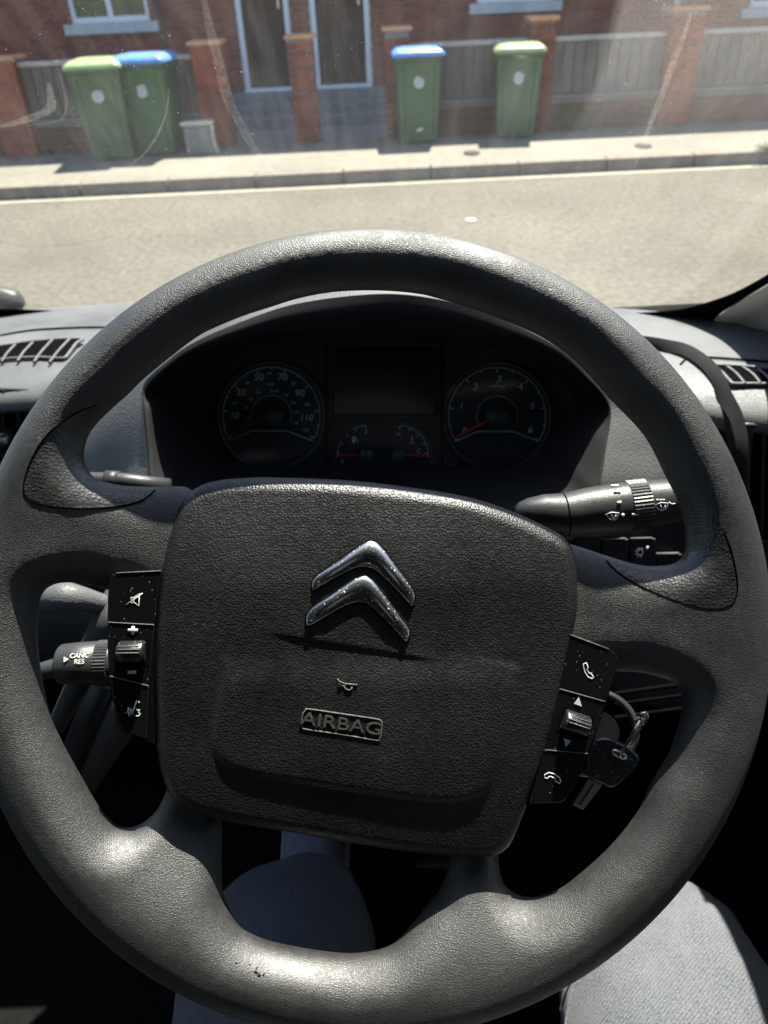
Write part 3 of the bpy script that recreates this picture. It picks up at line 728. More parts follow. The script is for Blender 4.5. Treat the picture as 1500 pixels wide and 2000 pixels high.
# --- vents
def slot_vent(out_px, Z, bars, name='top_vent'):
    """top vent on the dash top: dark slot polygon with curved pale bars, all on a plane at height Z sloping"""
    P = [pPl(x, y) for x, y in out_px]
    return P
def vent(plane, outline, bars, frame_r, name, barw, bar_off=.0, mat_bar=None, depth=.0015):
    P, N = plane; N = np.array(N, float); N /= np.linalg.norm(N)
    q = lambda x, y, o=0: pP(x, y, np.array(P)+N*o, N)
    v = MB(); v.prism([q(x, y, .0005) for x, y in outline], N*depth); V = db(v, name, M_dark)  # near-black plate on the surface; slot shade put into its colour
    fr = MB(); fr.tube(arc_even([q(x, y, .002) for x, y in outline], 120, True), frame_r, 8, closed=True); db(fr, 'vent_frame', mat_bar or M_dash, V)
    for b in bars:
        s = MB(); s.tube(crs([q(x, y, .003+bar_off) for x, y in b], 10), barw, 8); db(s, 'slat', mat_bar or M_dash, V)
    return V
# left top vent lies on the slope of the dash top
pc_ = pZ(80, 682, 1.3385)
PLt = ((pc_[0], pc_[1], pc_[2]), (0,-.10,1))
bars = [[(3,712-5),(14,690),(30,673)], [(34,706),(46,688),(64,669)], [(66,708),(80,688),(102,664)], [(96,709),(112,688),(136,662)]]
vent(PLt, [(-160,712),(-60,706),(0,702),(40,699),(80,698),(110,700),(127,700),(135,690),(148,672),(163,662),(120,662),(60,667),(20,673),(-30,680),(-160,700)], bars, .0022, 'top_vent', .0017)
pc_ = pZ(1440, 733, 1.336)
PRt = ((pc_[0], pc_[1], pc_[2]), (0,-.10,1))
bars = [[(1420,716),(1438,730),(1455,750)], [(1450,717),(1470,731),(1485,749)], [(1480,721),(1497,734),(1510,750)], [(1512,724),(1528,736),(1540,751)]]
vent(PRt, [(1392,713),(1410,728),(1430,750),(1480,750),(1560,752),(1640,756),(1640,735),(1560,726),(1480,718),(1430,714)], bars, .0022, 'top_vent', .0017)
# thin groove on top pad
for pts in ([(0,655),(60,645),(120,641),(180,639),(220,640)], [(1335,697),(1370,697),(1420,700),(1500,706),(1560,712)]):
    g = MB(); g.tube(crs([pZ(x, y, 1.3365 if x < 700 else 1.3375) for x, y in pts], 30), .0012, 6); db(g, 'groove', M_seam)
# face vents
PLf = ((-.6,.817,1.25), (0,-1,.02))
bars = [[(8,760),(6,900)], [(38,762),(35,900)], [(68,765),(66,900)], [(98,768),(97,900)]]
V = vent(PLf, [(-180,754),(130,766),(130,905),(-180,905)], bars, .003, 'face_vent', .0028, mat_bar=M_stalk)
c = pY(8, 862, .79); k = MB(); k.tube([c+np.array([0,.02,0]), c+np.array([0,-.012,0])], [.011,.009], 14); k.box(tuple(c+np.array([-.03,-.006,-.008])), tuple(c+np.array([.005,.0,.012]))); db(k, 'vent_tab', M_rock, V)
PRf = ((.5,.673,1.25), (0,-1,.02))
bars = [[(1466,838),(1462,940),(1460,1050)], [(1492,838),(1490,940),(1488,1050)], [(1520,838),(1518,940),(1516,1050)]]
vent(PRf, [(1452,830),(1600,838),(1600,1062),(1448,1056),(1447,940)], bars, .003, 'face_vent', .0026, mat_bar=M_stalk)

# --- instrument pod
Lp = [(300,950),(288,880),(280,800),(281,750),(325,706),(380,668),(477,626),(585,592),(740,574),(853,584),(950,611),(1073,668),(1150,732),(1192,790),(1184,870),(1168,950),(1130,1010),(900,1020),(600,1020),(360,1010)]
LY = [.545,.575,.605,.625,.615,.60,.58,.57,.565,.57,.58,.60,.62,.625,.59,.555,.54,.54,.54,.54]
L3D = np.array([pY(x, y, Y) for (x, y), Y in zip(Lp, LY)])
Ow = np.array([(-.36,.63,1.14),(-.37,.67,1.20),(-.37,.72,1.27),(-.35,.77,1.315),(-.30,.83,1.335),(-.25,.86,1.337),(-.18,.90,1.34),(-.10,.92,1.34),(0,.92,1.34),(.09,.88,1.34),(.17,.82,1.34),(.245,.775,1.338),(.30,.735,1.335),(.345,.70,1.315),(.362,.665,1.27),(.365,.635,1.20),(.33,.62,1.08),(.15,.76,1.0),(-.15,.78,1.0),(-.33,.78,1.05)])
mid1 = L3D*.72+Ow*.28; mid2 = L3D*.35+Ow*.65
for i in range(len(Lp)):
    topw = max(0, 1-abs(i-8)/5.5)
    mid1[i] = L3D[i]*(.75)+Ow[i]*.25; mid1[i][2] += .035*topw + .004; mid1[i][1] += .0
    mid2[i][2] += .045*topw + .004
rows = [L3D, mid1, mid2, Ow]
def ring_res(P, n): return crs(P, n, True)
R_ = np.array([ring_res(r, 220) for r in rows]); G = np.stack([crs(R_[:, j], 22) for j in range(220)], 1)
db(MB().grid(G, closed_v=True), 'instrument_pod', M_pod, fixn=False)
# hood fascia and recess
L2p = [(308,950),(297,880),(290,800),(292,768),(335,722),(390,688),(468,660),(560,646),(700,638),(830,641),(930,656),(1040,679),(1120,726),(1184,794),(1178,870),(1162,950),(1120,995),(900,1000),(600,1000),(368,995)]
L2 = np.array([pY(x, y, Y-.004) for (x, y), Y in zip(L2p, LY)])
KP, KN = np.array([0,.655,1.375]), np.array([0,-.94,.34])
L3p = [(404,868),(380,830),(364,785),(378,750),(409,712),(440,695),(500,672),(590,660),(720,655),(830,658),(910,668),(990,688),(1062,716),(1127,786),(1103,818),(1073,853),(1020,905),(900,911),(600,911),(444,900)]
L3 = np.array([pP(x, y, KP, KN) for x, y in L3p])
R_ = np.array([ring_res(r, 220) for r in (L3D, (L3D+L2)/2+np.array([0,-.004,.001]), L2)]); G = np.stack([crs(R_[:, j], 9) for j in range(220)], 1)
db(MB().grid(G, closed_v=True), 'hood_lip', M_matte, fixn=False)
R_ = np.array([ring_res(r, 220) for r in (L2, L2*.6+L3*.4, L3)]); G = np.stack([crs(R_[:, j], 9) for j in range(220)], 1)
db(MB().grid(G, closed_v=True), 'recess_wall', M_matte, fixn=False)
# dark-coloured strip standing for the shaded gap on the right of the pod (and its twin on the left)
sa = [(1262,662,.80),(1305,672,.77),(1350,690,.735),(1398,728,.695),(1425,780,.665),(1440,840,.645),(1445,900,.63),(1446,1060,.61)]
sb_ = [(1277,678,.785),(1306,690,.76),(1343,706,.725),(1382,741,.69),(1405,788,.665),(1417,840,.64),(1422,900,.625),(1424,1060,.61)]
G = loft([[pY(*p) for p in sa], [pY((a[0]+b[0])/2, (a[1]+b[1])/2, (a[2]+b[2])/2-.001) for a, b in zip(sa, sb_)], [pY(*p) for p in sb_]], 60, 6)
db(MB().grid(G), 'gap_strip', M_matte, fixn=False, solid=.01)
# strip joint
jb = MB(); jb.tube([pY(1328,713,.722), pY(1338,703,.722)], .0012, 6); db(jb, 'groove', M_seam)
# lower facia with switch row right of the column
PSW = (np.array([0,.535,1.2]), np.array([0,-.92,.38]))
def q_(x, y, o=0): n = PSW[1]/np.linalg.norm(PSW[1]); return pP(x, y, PSW[0]+n*o, n)
mb = MB(); mb.prism([q_(x, y) for x, y in ((1080,1000),(1352,985),(1350,1150),(1080,1160))], (0,.035,-.004)); db(mb, 'switch_facia', M_black)
for (x0, y0, x1, y1, sym) in ((1120,1052,1168,1110,0), (1173,1051,1224,1110,0), (1228,1050,1277,1110,1), (1279,1080,1328,1125,2)):
    mb = MB(); mb.prism([q_(x, y, .001) for x, y in ((x0,y0),(x1,y0-1),(x1,y1),(x0,y1))], -PSW[1]*-.006); s = db(mb, 'switch_button', M_black, bevel=.0008)
    if sym != 3:
        e = MB(); e.tube([q_(x0+3, y0+2, .0075), q_(x1-3, y0+1, .0075)], .0010 if sym < 2 else .0014, 6); db(e, 'lit_edge', M_dust_glint if x0 > 1125 else M_black, s)
    if sym == 1:
        e = MB(); c = q_(1250, 1079, .0085)
        a = np.linspace(0, 2*math.pi, 17)[:-1]; ex = np.array([1.0,0,0]); ez = np.array([0,.38,.92])
        e.tube([c+.0028*(math.cos(t)*ex+math.sin(t)*ez) for t in a], .0006, 6, closed=True)
        for t in np.linspace(1.2, 5.0, 6): e.tube([c+.0036*(math.cos(t)*ex+math.sin(t)*ez), c+.0050*(math.cos(t)*ex+math.sin(t)*ez)], .0006, 5)
        e.tube([c+.006*ex+.003*ez, c+.0075*ex+.006*ez], [.0016,.0008], 8); db(e, 'lamp_symbol', M_white, s)
# knee bolsters seen through the wheel's lower openings
def ridge(pts, r, name, mat=M_col, flat=1):
    mb = MB(); mb.tube(crs([pD(*p) for p in pts], 24), r if not hasattr(r, '__len__') else list(np.interp(np.linspace(0,1,24), np.linspace(0,1,len(r)), r)), 16, flat=flat); return db(mb, name, mat)
ridge([(40,1172,.62),(90,1170,.60),(130,1168,.59),(180,1175,.60),(240,1190,.62)], [.008,.012,.013,.009,.006], 'lower_trim', M_dash)
ridge([(240,1150,.62),(215,1210,.61),(190,1260,.62),(150,1340,.64),(110,1420,.68)], [.012,.014,.013,.010,.008], 'lower_trim')
ridge([(215,1330,.62),(185,1390,.63),(150,1470,.66),(120,1530,.7)], [.012,.014,.013,.012], 'lower_trim', M_black)
ridge([(262,1360,.62),(225,1420,.64),(180,1495,.68),(150,1560,.72)], [.016,.017,.015,.012], 'lower_trim')
for k, y in enumerate((1345, 1366, 1392)):  # ribs added to stand for faint reflected lines
    ridge([(1200,y+10,.72),(1270,y,.72),(1360,y-12,.72)], .002, 'reflection_rib', M_dark)
# pedals
pdl = empty('clutch_pedal', tuple(pZ(860, 1720, .78))); tag(pdl, 'black rubber pedal in the dark footwell beyond the wheel', 'pedal')
MB().box((-.03,0,-.03),(.03,.015,.03)).build('pedal_pad', M_black, pdl, bevel=.004); MB().tube([(0,.01,0),(0,.12,.12),(0,.2,.35)], .009, 8).build('pedal_arm', M_black, pdl)

# ================================================================== INSTRUMENTS
ic = empty('instrument_cluster', tuple(KP)); tag(ic, 'dark instrument cluster behind the steering wheel with red needles at zero', 'instrument cluster')
IL = tuple(KP)
KNn = KN/np.linalg.norm(KN); EX = np.array([1.0,0,0]); EY = np.cross(KNn, EX)
EXr = RT - (RT@KNn)*KNn; EXr /= np.linalg.norm(EXr); EYr = np.cross(KNn, EXr)
def k_(x, y, o): return pP(x, y, KP+KNn*o, KNn)
def ib(mb, name, mat, par=None, **k): o = mb.build(name, mat, par or ic, loc=IL, **k); o.location = (0,0,0); return o
M_face = plain('gauge_face', (.026,.032,.042), .6, spec=.3)
M_scale = plain('gauge_print', (.9,.92,.9), .6)
M_scale_d = plain('gauge_print_dim', (.75,.78,.78), .6)
M_red = plain('red_needle', (.9,.06,.03), .5)
M_bezel = plain('gauge_bezel', (.05,.06,.07), .4)
def m_lens():
    m = Mt('cluster_lens', (1,1,1)); tr = m.n('ShaderNodeBsdfTransparent'); tr.inputs[0].default_value = (.96,.97,.98,1); gl = m.n('ShaderNodeBsdfGlossy'); gl.inputs['Roughness'].default_value = .10
    gl.inputs[0].default_value = (.9,.9,.9,1)
    fr = m.n('ShaderNodeFresnel'); fr.inputs[0].default_value = 1.5; mx = m.n('ShaderNodeMixShader'); m.L.new(m.math('MULTIPLY', fr.outputs[0], .4), mx.inputs[0]); m.L.new(tr.outputs[0], mx.inputs[1]); m.L.new(gl.outputs[0], mx.inputs[2]); m.L.new(mx.outputs[0], m.out.inputs[0]); return m.m
mb = MB(); mb.prism([k_(x, y, -.022) for x, y in [(330,640),(1160,640),(1160,930),(330,930)]], -KNn*.01); ib(mb, 'backplate', M_face)
lens_pts = ring_res([p - KNn*.001 for p in L3], 80); mb = MB(); mb.add(lens_pts, [tuple(range(80))]); ib(mb, 'lens', m_lens(), fixn=False)
def text(s, c, h, mat, par, name='numeral', italic=0, ex=EXr, ey=EYr, nn=KNn, loc=IL, ext=.0003, bold=0, align='CENTER', local=False, rot=0, narrow=1):
    cu = bpy.data.curves.new('t', 'FONT'); cu.body = s; cu.size = h*1.38; cu.align_x = align; cu.align_y = 'CENTER'; cu.extrude = ext/ (1); cu.shear = italic; cu.offset = bold; cu.resolution_u = 3
    tmp = bpy.data.objects.new('t', cu); COL.objects.link(tmp); bpy.context.view_layer.update()
    me = bpy.data.meshes.new_from_object(tmp.evaluated_get(bpy.context.evaluated_depsgraph_get())); bpy.data.objects.remove(tmp); bpy.data.curves.remove(cu)
    me.name = name; me.materials.clear(); me.materials.append(mat)
    o = bpy.data.objects.new(name, me)
    M4 = Matrix.Identity(4); ex2 = math.cos(rot)*ex+math.sin(rot)*ey; ey2 = -math.sin(rot)*ex+math.cos(rot)*ey
    for i in range(3): M4[i][0] = ex2[i]*narrow; M4[i][1] = ey2[i]; M4[i][2] = nn[i]; M4[i][3] = c[i]-(0 if local else loc[i])
    o.matrix_basis = M4; link(o, par); return o
PX = .70/F     # metres per photo pixel at the cluster
PX = np.linalg.norm(k_(751, 800, -.018)-k_(750, 800, -.018))
def gauge(name, cx, cy, r, a0, a1, nmaj, sub, labels, lh, needle, hub_r, label, inner=True):
    g = empty(name, (0,0,0), ic); tag(g, label)
    def at(ang, rr, o=-.019): # angle clockwise from straight up in the image, px radius
        return k_(cx+rr*math.sin(ang), cy-rr*math.cos(ang), o)
    n = 72
    dsc = MB(); dsc.prism([at(2*math.pi*i/n, r*1.08, -.0215) for i in range(n)], KNn*.001); ib(dsc, 'dial', M_face, g)
    bz = MB(); bz.tube([at(2*math.pi*i/n, r*1.10, -.018) for i in range(n)], .0022, 8, closed=True); ib(bz, 'bezel', M_bezel, g)
    t = MB(); A = np.linspace(a0, a1, 60)
    t.tube([at(a, r) for a in A], .0005, 5)
    for i in range(nmaj*sub+1):
        a = a0+(a1-a0)*i/(nmaj*sub); big = i % sub == 0
        t.tube([at(a, r), at(a, r*(.90 if big else .94))], .0006 if big else .0004, 5)
    if inner:
        t.tube([at(a, r*.42) for a in np.linspace(a0*.95, a1*.95, 40)], .0003, 5)
        t.tube([k_(cx-r*.86, cy+r*.52, -.019), k_(cx-r*.40, cy+r*.31, -.019), k_(cx+r*.32, cy+r*.31, -.019), k_(cx+r*.86, cy+r*.52, -.019)], .0006, 5)
    ib(t, 'scale', M_scale_d, g)
    for (s, x, y, h) in labels: text(s, k_(x, y, -.0195), h*PX, M_scale, g, italic=.15)
    (x0, y0), (x1, y1) = needle
    nd = MB(); nd.tube([k_(x0, y0, -.013), k_(x1, y1, -.015)], [.0012,.0008], 6); ib(nd, 'needle', M_red, g)
    hb = MB(); hb.tube([k_(cx, cy, -.020), k_(cx, cy, -.010)], hub_r*PX, 28); ib(hb, 'needle_hub', M_bezel, g)
    return g
D = math.radians
gauge('speedometer', 530, 812, 95, D(-118), D(118), 7, 2, [('10',457,812,13),('30',470,767,14),('50',505,737,14),('70',551,737,14),('90',585,768,14),('110',598,816,13),('20',458,788,6),('40',482,748,6),('60',526,729,6),('80',573,749,6),('100',599,790,6),('120',596,840,6),('mph',528,750,6),('km/h',536,763,6),('20',484,817,5),('40',481,797,5),('60',490,780,5),('80',505,767,5),('120',558,772,5),('140',572,787,5),('160',578,805,5),('180',577,826,5)], 10, ((530,809),(448,851)), 22, 'speedometer with miles per hour numerals')
gauge('rev_counter', 971, 813, 95, D(-120), D(120), 6, 2, [('0',907,842,13),('1',901,793,13),('2',928,756,14),('3',974,741,14),('4',1016,755,14),('5',1039,793,13),('6',1035,840,13),('x1000 rpm',972,754,5)], 10, ((971,812),(889,855)), 22, 'rev counter numbered 0 to 6')
# small gauges
def small(name, cx, cy, r, sgn, labels, label):
    g = empty(name, (0,0,0), ic); tag(g, label)
    at = lambda a, rr, o=-.019: k_(cx+sgn*rr*math.sin(a), cy-rr*math.cos(a), o)
    t = MB(); t.tube([at(a, r) for a in np.linspace(D(-95), D(-2), 30)], .0005, 5)
    for a in np.linspace(D(-88), D(-2), 5): t.tube([at(a, r), at(a, r*.88)], .0007, 5)
    ib(t, 'scale', M_scale_d, g)
    for (s, x, y, h) in labels: text(s, k_(x, y, -.0195), h*PX, M_scale, g)
    nd = MB(); nd.tube([k_(cx, cy, -.013), k_(cx-sgn*r*.95, cy+1, -.015)], [.0012,.0009], 6); ib(nd, 'needle', M_red, g)
    hb = MB(); hb.tube([k_(cx, cy, -.020), k_(cx, cy, -.010)], 15*PX, 24); ib(hb, 'needle_hub', M_bezel, g)
small('fuel_gauge', 716, 888, 57, 1, [('F',715,846,9),('E',669,902,7)], 'fuel gauge with F mark')
small('temperature_gauge', 779, 888, 57, -1, [('C',818,881,9),('H',778,848,8)], 'coolant temperature gauge')
mb = MB(); mb.tube(crs([k_(x, y, -.017) for x, y in ((655,905),(657,880),(668,855),(690,835),(720,825),(780,825),(810,836),(830,856),(841,880),(843,905))], 50), .0012, 6); ib(mb, 'small_dial_surround', M_bezel)
# fuel pump and thermometer marks
mb = MB(); mb.prism([k_(x, y, -.019) for x, y in ((688,853),(694,853),(694,864),(688,864))], KNn*.0004); mb.tube([k_(695,855,-.0188), k_(698,858,-.0188), k_(698,863,-.0188)], .0005, 5); ib(mb, 'fuel_pump_symbol', M_scale)
mb = MB(); mb.tube([k_(805,852,-.0188), k_(805,862,-.0188)], .0007, 6); mb.tube([k_(801,865,-.0188), k_(810,865,-.0188)], .0005, 6); ib(mb, 'thermometer_symbol', M_scale)
mb = MB(); mb.prism([k_(x, y, -.018) for x, y in ((652,680),(850,680),(850,808),(652,808))], KNn*.001); ib(mb, 'display', plain('display_glass', (.008,.012,.018), .15), bevel=.0005)
mb = MB(); mb.tube([k_(x, y, -.0165) for x, y in ((646,672),(857,672),(857,815),(646,815))], .0011, 6, closed=True); ib(mb, 'display_frame', M_bezel)
for x in (637, 864): mb = MB(); mb.tube([k_(x, 668, -.016), k_(x, 905, -.016)], .0010, 6); ib(mb, 'divider', M_dark)
for (x, y, r) in ((612,705,15),(889,707,15),(616,896,12),(882,897,12)): mb = MB(); mb.tube([k_(x+r*math.cos(a), y+r*math.sin(a), -.0165) for a in np.linspace(0, 6.28, 25)[:-1]], .0009, 6, closed=True); ib(mb, 'button_ring', M_bezel)

# ================================================================== STEERING WHEEL
wc = (-0.00536, -0.05778, -0.36734); a_, b_ = .0169, .0268
n_c = np.array([math.sin(b_), math.sin(a_), 1.0]); n_c /= np.linalg.norm(n_c)
u_c = np.cross([0,1.0,0], n_c); u_c /= np.linalg.norm(u_c); v_c = np.cross(n_c, u_c)
BAS = np.stack([RT, UP, -FW], 1)           # camera axes as columns
WN, WU, WV = BAS@n_c, BAS@u_c, BAS@v_c
WC = CAM + BAS@np.array(wc)
MW = Matrix.Identity(4)
for i in range(3): MW[i][0] = WU[i]; MW[i][1] = WV[i]; MW[i][2] = WN[i]; MW[i][3] = WC[i]
sw = empty('steering_wheel', mat=MW); tag(sw, 'black four-spoke steering wheel with silver double chevron emblem and airbag hub', 'steering wheel')
RAYN = None
def wl(px, py, w=0.0):
    """pixel -> wheel-local point on the plane w above the rim plane"""
    p = pP(px, py, WC+WN*w, WN) - WC
    return np.array([p@WU, p@WV, w])
def w0f(rho, v, dhb=None):
    hubw = -.0165 - .006*smooth(-.045, -.10, v)
    if dhb is None: return hubw*(1-smooth(.10, .172, rho))
    dr = np.maximum(.180-rho, 0); t = dr/(dr+dhb+1e-6)
    return hubw*smooth(0, 1, t)
def wlz(px, py):
    w = 0.0
    for _ in range(4):
        p = wl(px, py, w); w = float(w0f(np.hypot(p[0], p[1]), p[1]))
    return p[:2]
hub_px = [(337,1012),(347,985),(368,958),(395,943),(430,935),(480,931),(520,930),(620,933),(700,938),(800,950),(900,966),(960,982),(1020,1005),(1080,1034),(1108,1053),(1122,1078),(1128,1130),(1128,1190),(1118,1245),(1100,1330),(1074,1440),(1042,1540),(1012,1622),(998,1655),(975,1674),(940,1680),(900,1678),(820,1670),(700,1652),(560,1626),(450,1607),(380,1588),(338,1565),(318,1520),(306,1460),(302,1380),(300,1300),(304,1230),(313,1130),(325,1060)]
holes_px = [
 # upper opening
 [(217,803),(250,774),(287,738),(380,665),(430,639),(477,620),(527,604),(585,586),(644,575),(703,571),(761,572),(820,578),(853,586),(927,608),(1015,642),(1073,671),(1132,718),(1191,783),(1258,854),(1298,930),(1323,980),(1337,1027),(1339,1066),(1334,1085),(1317,1096),(1290,1099),(1256,1098),(1195,1081),(1140,1063),(1095,1052),(1040,1050),(900,1045),(600,1000),(400,965),(370,944),(300,943),(250,942),(213,937),(188,930),(172,915),(165,893),(167,873),(180,842)],
 # lower left
 [(120,1145),(154,1147),(210,1160),(262,1170),(300,1200),(322,1300),(322,1400),(322,1480),(318,1530),(300,1575),(288,1597),(270,1613),(254,1622),(240,1624),(222,1619),(205,1602),(186,1575),(153,1515),(108,1425),(90,1365),(78,1297),(74,1244),(76,1188),(84,1163),(98,1151)],
 # lower right
 [(1204,1318),(1246,1320),(1288,1329),(1312,1338),(1326,1352),(1332,1375),(1328,1405),(1308,1469),(1274,1529),(1241,1596),(1188,1663),(1116,1730),(1078,1753),(1042,1763),(1012,1756),(994,1735),(986,1690),(986,1625),(1000,1560),(1030,1480),(1070,1380),(1110,1325),(1150,1315)],
 # bottom
 [(432,1560),(434,1608),(434,1700),(440,1760),(468,1812),(500,1832),(540,1845),(620,1860),(688,1866),(740,1859),(770,1845),(800,1815),(835,1775),(862,1740),(878,1678),(878,1620),(700,1590)],
]
def poly_sdf(P, U, V):
    """signed distance, positive outside polygon P, on grids U,V"""
    x, y = U.ravel(), V.ravel(); best = np.full(x.shape, 1e9); ins = np.zeros(x.shape, bool); n = len(P)
    for i in range(n):
        ax, ay = P[i]; bx_, by_ = P[(i+1) % n]; ex, ey = bx_-ax, by_-ay; wx, wy = x-ax, y-ay
        t = np.clip((wx*ex+wy*ey)/(ex*ex+ey*ey+1e-18), 0, 1); best = np.minimum(best, (wx-ex*t)**2+(wy-ey*t)**2)
        c1 = (ay <= y) & (by_ > y); c2 = (ay > y) & (by_ <= y); cr = ex*wy-ey*wx
        ins ^= (c1 & (cr > 0)) | (c2 & (cr < 0))
    d = np.sqrt(best); return np.where(ins, -d, d).reshape(U.shape)
H = .00145
gx = np.arange(-.206, .2061, H); gz = np.arange(-.062, .0225, H)
UU, VV = np.meshgrid(gx, gx, indexing='ij')
RHO = np.hypot(UU, VV)
hp = [arc_even(crs([wlz(x, y) for x, y in h], 260, True), 160, True) for h in holes_px]
dh = [poly_sdf(P, UU, VV) for P in hp]
dhm = np.minimum.reduce(dh)
SHR = .0016
d2 = np.minimum(.2-RHO, dhm) - SHR
HUBP = arc_even(crs([wl(x, y, -.004)[:2] for x, y in hub_px], 600, True), 160, True)
dhub = poly_sdf(HUBP, UU, VV)
tsp = np.clip(np.maximum(.172-RHO, 0)/(np.maximum(.172-RHO, 0)+np.maximum(dhub, 0)+1e-6), 0, 1)
RR = .0168 + (.0075-.0125*smooth(-.035, -.08, VV))*smooth(.10, .6, tsp)
ht = .0150*smooth(.10, .165, RHO) + .0125*(1-smooth(.10, .165, RHO))
w0 = w0f(RHO, VV, np.maximum(dhub, 0))
q2 = np.maximum(RR-d2, 0)
q2 = np.where(dhub < -.007, np.maximum(q2, RR+(-.007-dhub)), q2)
vol = np.sqrt(q2[:, :, None]**2 + ((gz[None, None, :]-w0[:, :, None])*(RR/ht)[:, :, None])**2) - RR[:, :, None]
def surface_nets(vol, gx, gy, gz):
    ins = vol < 0
    nx, ny, nz = vol.shape
    c = np.zeros((nx-1, ny-1, nz-1), np.int8)
    for i in (0,1):
        for j in (0,1):
            for k in (0,1): c += ins[i:nx-1+i, j:ny-1+j, k:nz-1+k]
    act = (c > 0) & (c < 8); idx = np.full(c.shape, -1, np.int64); A = np.argwhere(act); idx[act] = np.arange(len(A))
    acc = np.zeros((len(A), 3)); cnt = np.zeros(len(A))
    corners = [(i,j,k) for i in (0,1) for j in (0,1) for k in (0,1)]
    vals = {cc: vol[A[:,0]+cc[0], A[:,1]+cc[1], A[:,2]+cc[2]] for cc in corners}
    for a in corners:
        for ax in range(3):
            if a[ax] == 0:
                b = list(a); b[ax] = 1; b = tuple(b); va, vb_ = vals[a], vals[b]; m = (va < 0) != (vb_ < 0)
                t = np.where(m, va/(va-vb_+1e-20), 0); p = np.zeros((len(A), 3)); p[:] = a; p[:, ax] += t
                acc[m] += p[m]; cnt[m] += 1
    pos = A + acc/cnt[:, None]
    V = np.stack([gx[0]+pos[:,0]*(gx[1]-gx[0]), gy[0]+pos[:,1]*(gy[1]-gy[0]), gz[0]+pos[:,2]*(gz[1]-gz[0])], 1)
    Fs = []
    for ax in range(3):
        o1, o2 = [(1,2),(2,0),(0,1)][ax]
        sl0 = [slice(None)]*3; sl1 = [slice(None)]*3; sl0[ax] = slice(0,-1); sl1[ax] = slice(1,None)
        e = ins[tuple(sl0)] != ins[tuple(sl1)]; E_ = np.argwhere(e)
        E_ = E_[(E_[:,o1] > 0) & (E_[:,o2] > 0) & (E_[:,o1] < idx.shape[o1]) & (E_[:,o2] < idx.shape[o2])]
        d1 = np.zeros(3, int); d1[o1] = 1; dd = np.zeros(3, int); dd[o2] = 1
        g = lambda X: idx[X[:,0], X[:,1], X[:,2]]
        Q = np.stack([g(E_-d1-dd), g(E_-dd), g(E_), g(E_-d1)], 1)
        fl = ins[E_[:,0], E_[:,1], E_[:,2]]; Q[~fl] = Q[~fl][:, ::-1]
        Fs.append(Q[(Q >= 0).all(1)])
    return V, np.concatenate(Fs)
V_, F_ = surface_nets(vol, gx, gx, gz)
# relax a little to remove stair steps
def relax(V, F, it=3):
    e = np.concatenate([F[:, [0,1]], F[:, [1,2]], F[:, [2,3]], F[:, [3,0]]]); e = np.concatenate([e, e[:, ::-1]])
    for k in range(it):
        s = np.zeros_like(V); np.add.at(s, e[:,0], V[e[:,1]]); n = np.bincount(e[:,0], minlength=len(V))[:, None]; V = V*.4+.6*s/n
    return V
V_ = relax(V_, F_)
def npmesh(name, V, Q, mats, parent, midx=None):
    me = bpy.data.meshes.new(name); me.vertices.add(len(V)); me.vertices.foreach_set('co', V.ravel().astype(np.float32))
    me.loops.add(Q.size); me.loops.foreach_set('vertex_index', Q.ravel().astype(np.int32)); me.polygons.add(len(Q))
    me.polygons.foreach_set('loop_start', np.arange(0, Q.size, 4, dtype=np.int32)); me.update(calc_edges=True); me.validate()
    me.polygons.foreach_set('use_smooth', [True]*len(me.polygons))
    for m in mats: me.materials.append(m)
    o = bpy.data.objects.new(name, me); link(o, parent); return o
def submesh(V, Q, mask):
    q = Q[mask]; u, inv = np.unique(q, return_inverse=True); return V[u], inv.reshape(-1, 4)
insL = [(217,800),(190,800),(150,825),(115,858),(92,895),(78,930),(73,958),(80,974),(100,985),(140,992),(190,994),(240,990),(275,982),(295,970),(312,948),(312,930),(160,860)]
insR = [(1177,1084),(1183,1100),(1200,1118),(1230,1138),(1270,1157),(1310,1172),(1345,1181),(1375,1183),(1398,1176),(1409,1160),(1411,1130),(1405,1095),(1397,1062),(1380,1020),(1350,985),(1325,968),(1300,1050),(1200,1065)]
cen = V_[F_].mean(1)
masks = []
gr = {}
for nm, poly in (('L', insL), ('R', insR)):
    P = arc_even(crs([wlz(x, y) for x, y in poly], 300, True), 140, True); d = poly_sdf(P, cen[:,0], cen[:,1]); gr[nm] = (P, d < 0)
mL, mR = gr['L'][1], gr['R'][1]
npmesh('rim', *submesh(V_, F_, ~(mL | mR)), [M_rim], sw)
# height of the wheel's front surface at (u,v)
def top_w(u, v):
    i = np.clip(((u-gx[0])/H).astype(int), 0, len(gx)-1); j = np.clip(((v-gx[0])/H).astype(int), 0, len(gx)-1)
    dd = d2[i, j]; rr = RR[i, j]; q = np.maximum(rr-dd, 0); return w0[i, j] + ht[i, j]*np.sqrt(np.maximum(0, 1-(q/rr)**2))
for nm in 'LR':
    g_ = npmesh('thumb_grip', *submesh(V_, F_, gr[nm][1]), [M_grip], sw)
    P = gr[nm][0]; keep = poly_sdf(hp[0], P[:,0], P[:,1]) > .0035
    # longest contiguous run of outline points lying on the face
    k = keep.astype(int); n = len(k); s0 = next(i for i in range(n) if not k[i-1] and k[i]) if not keep.all() else 0
    run = []; i = s0
    while k[i % n] and len(run) < n: run.append(i % n); i += 1
    Q = P[run]; w = top_w(Q[:,0], Q[:,1]); w = np.convolve(np.pad(w, 3, mode='edge'), np.ones(7)/7, 'valid')
    mb = MB(); mb.tube([(Q[i,0], Q[i,1], w[i]) for i in range(len(Q))], .0004, 6); mb.build('seam', M_seam, g_)

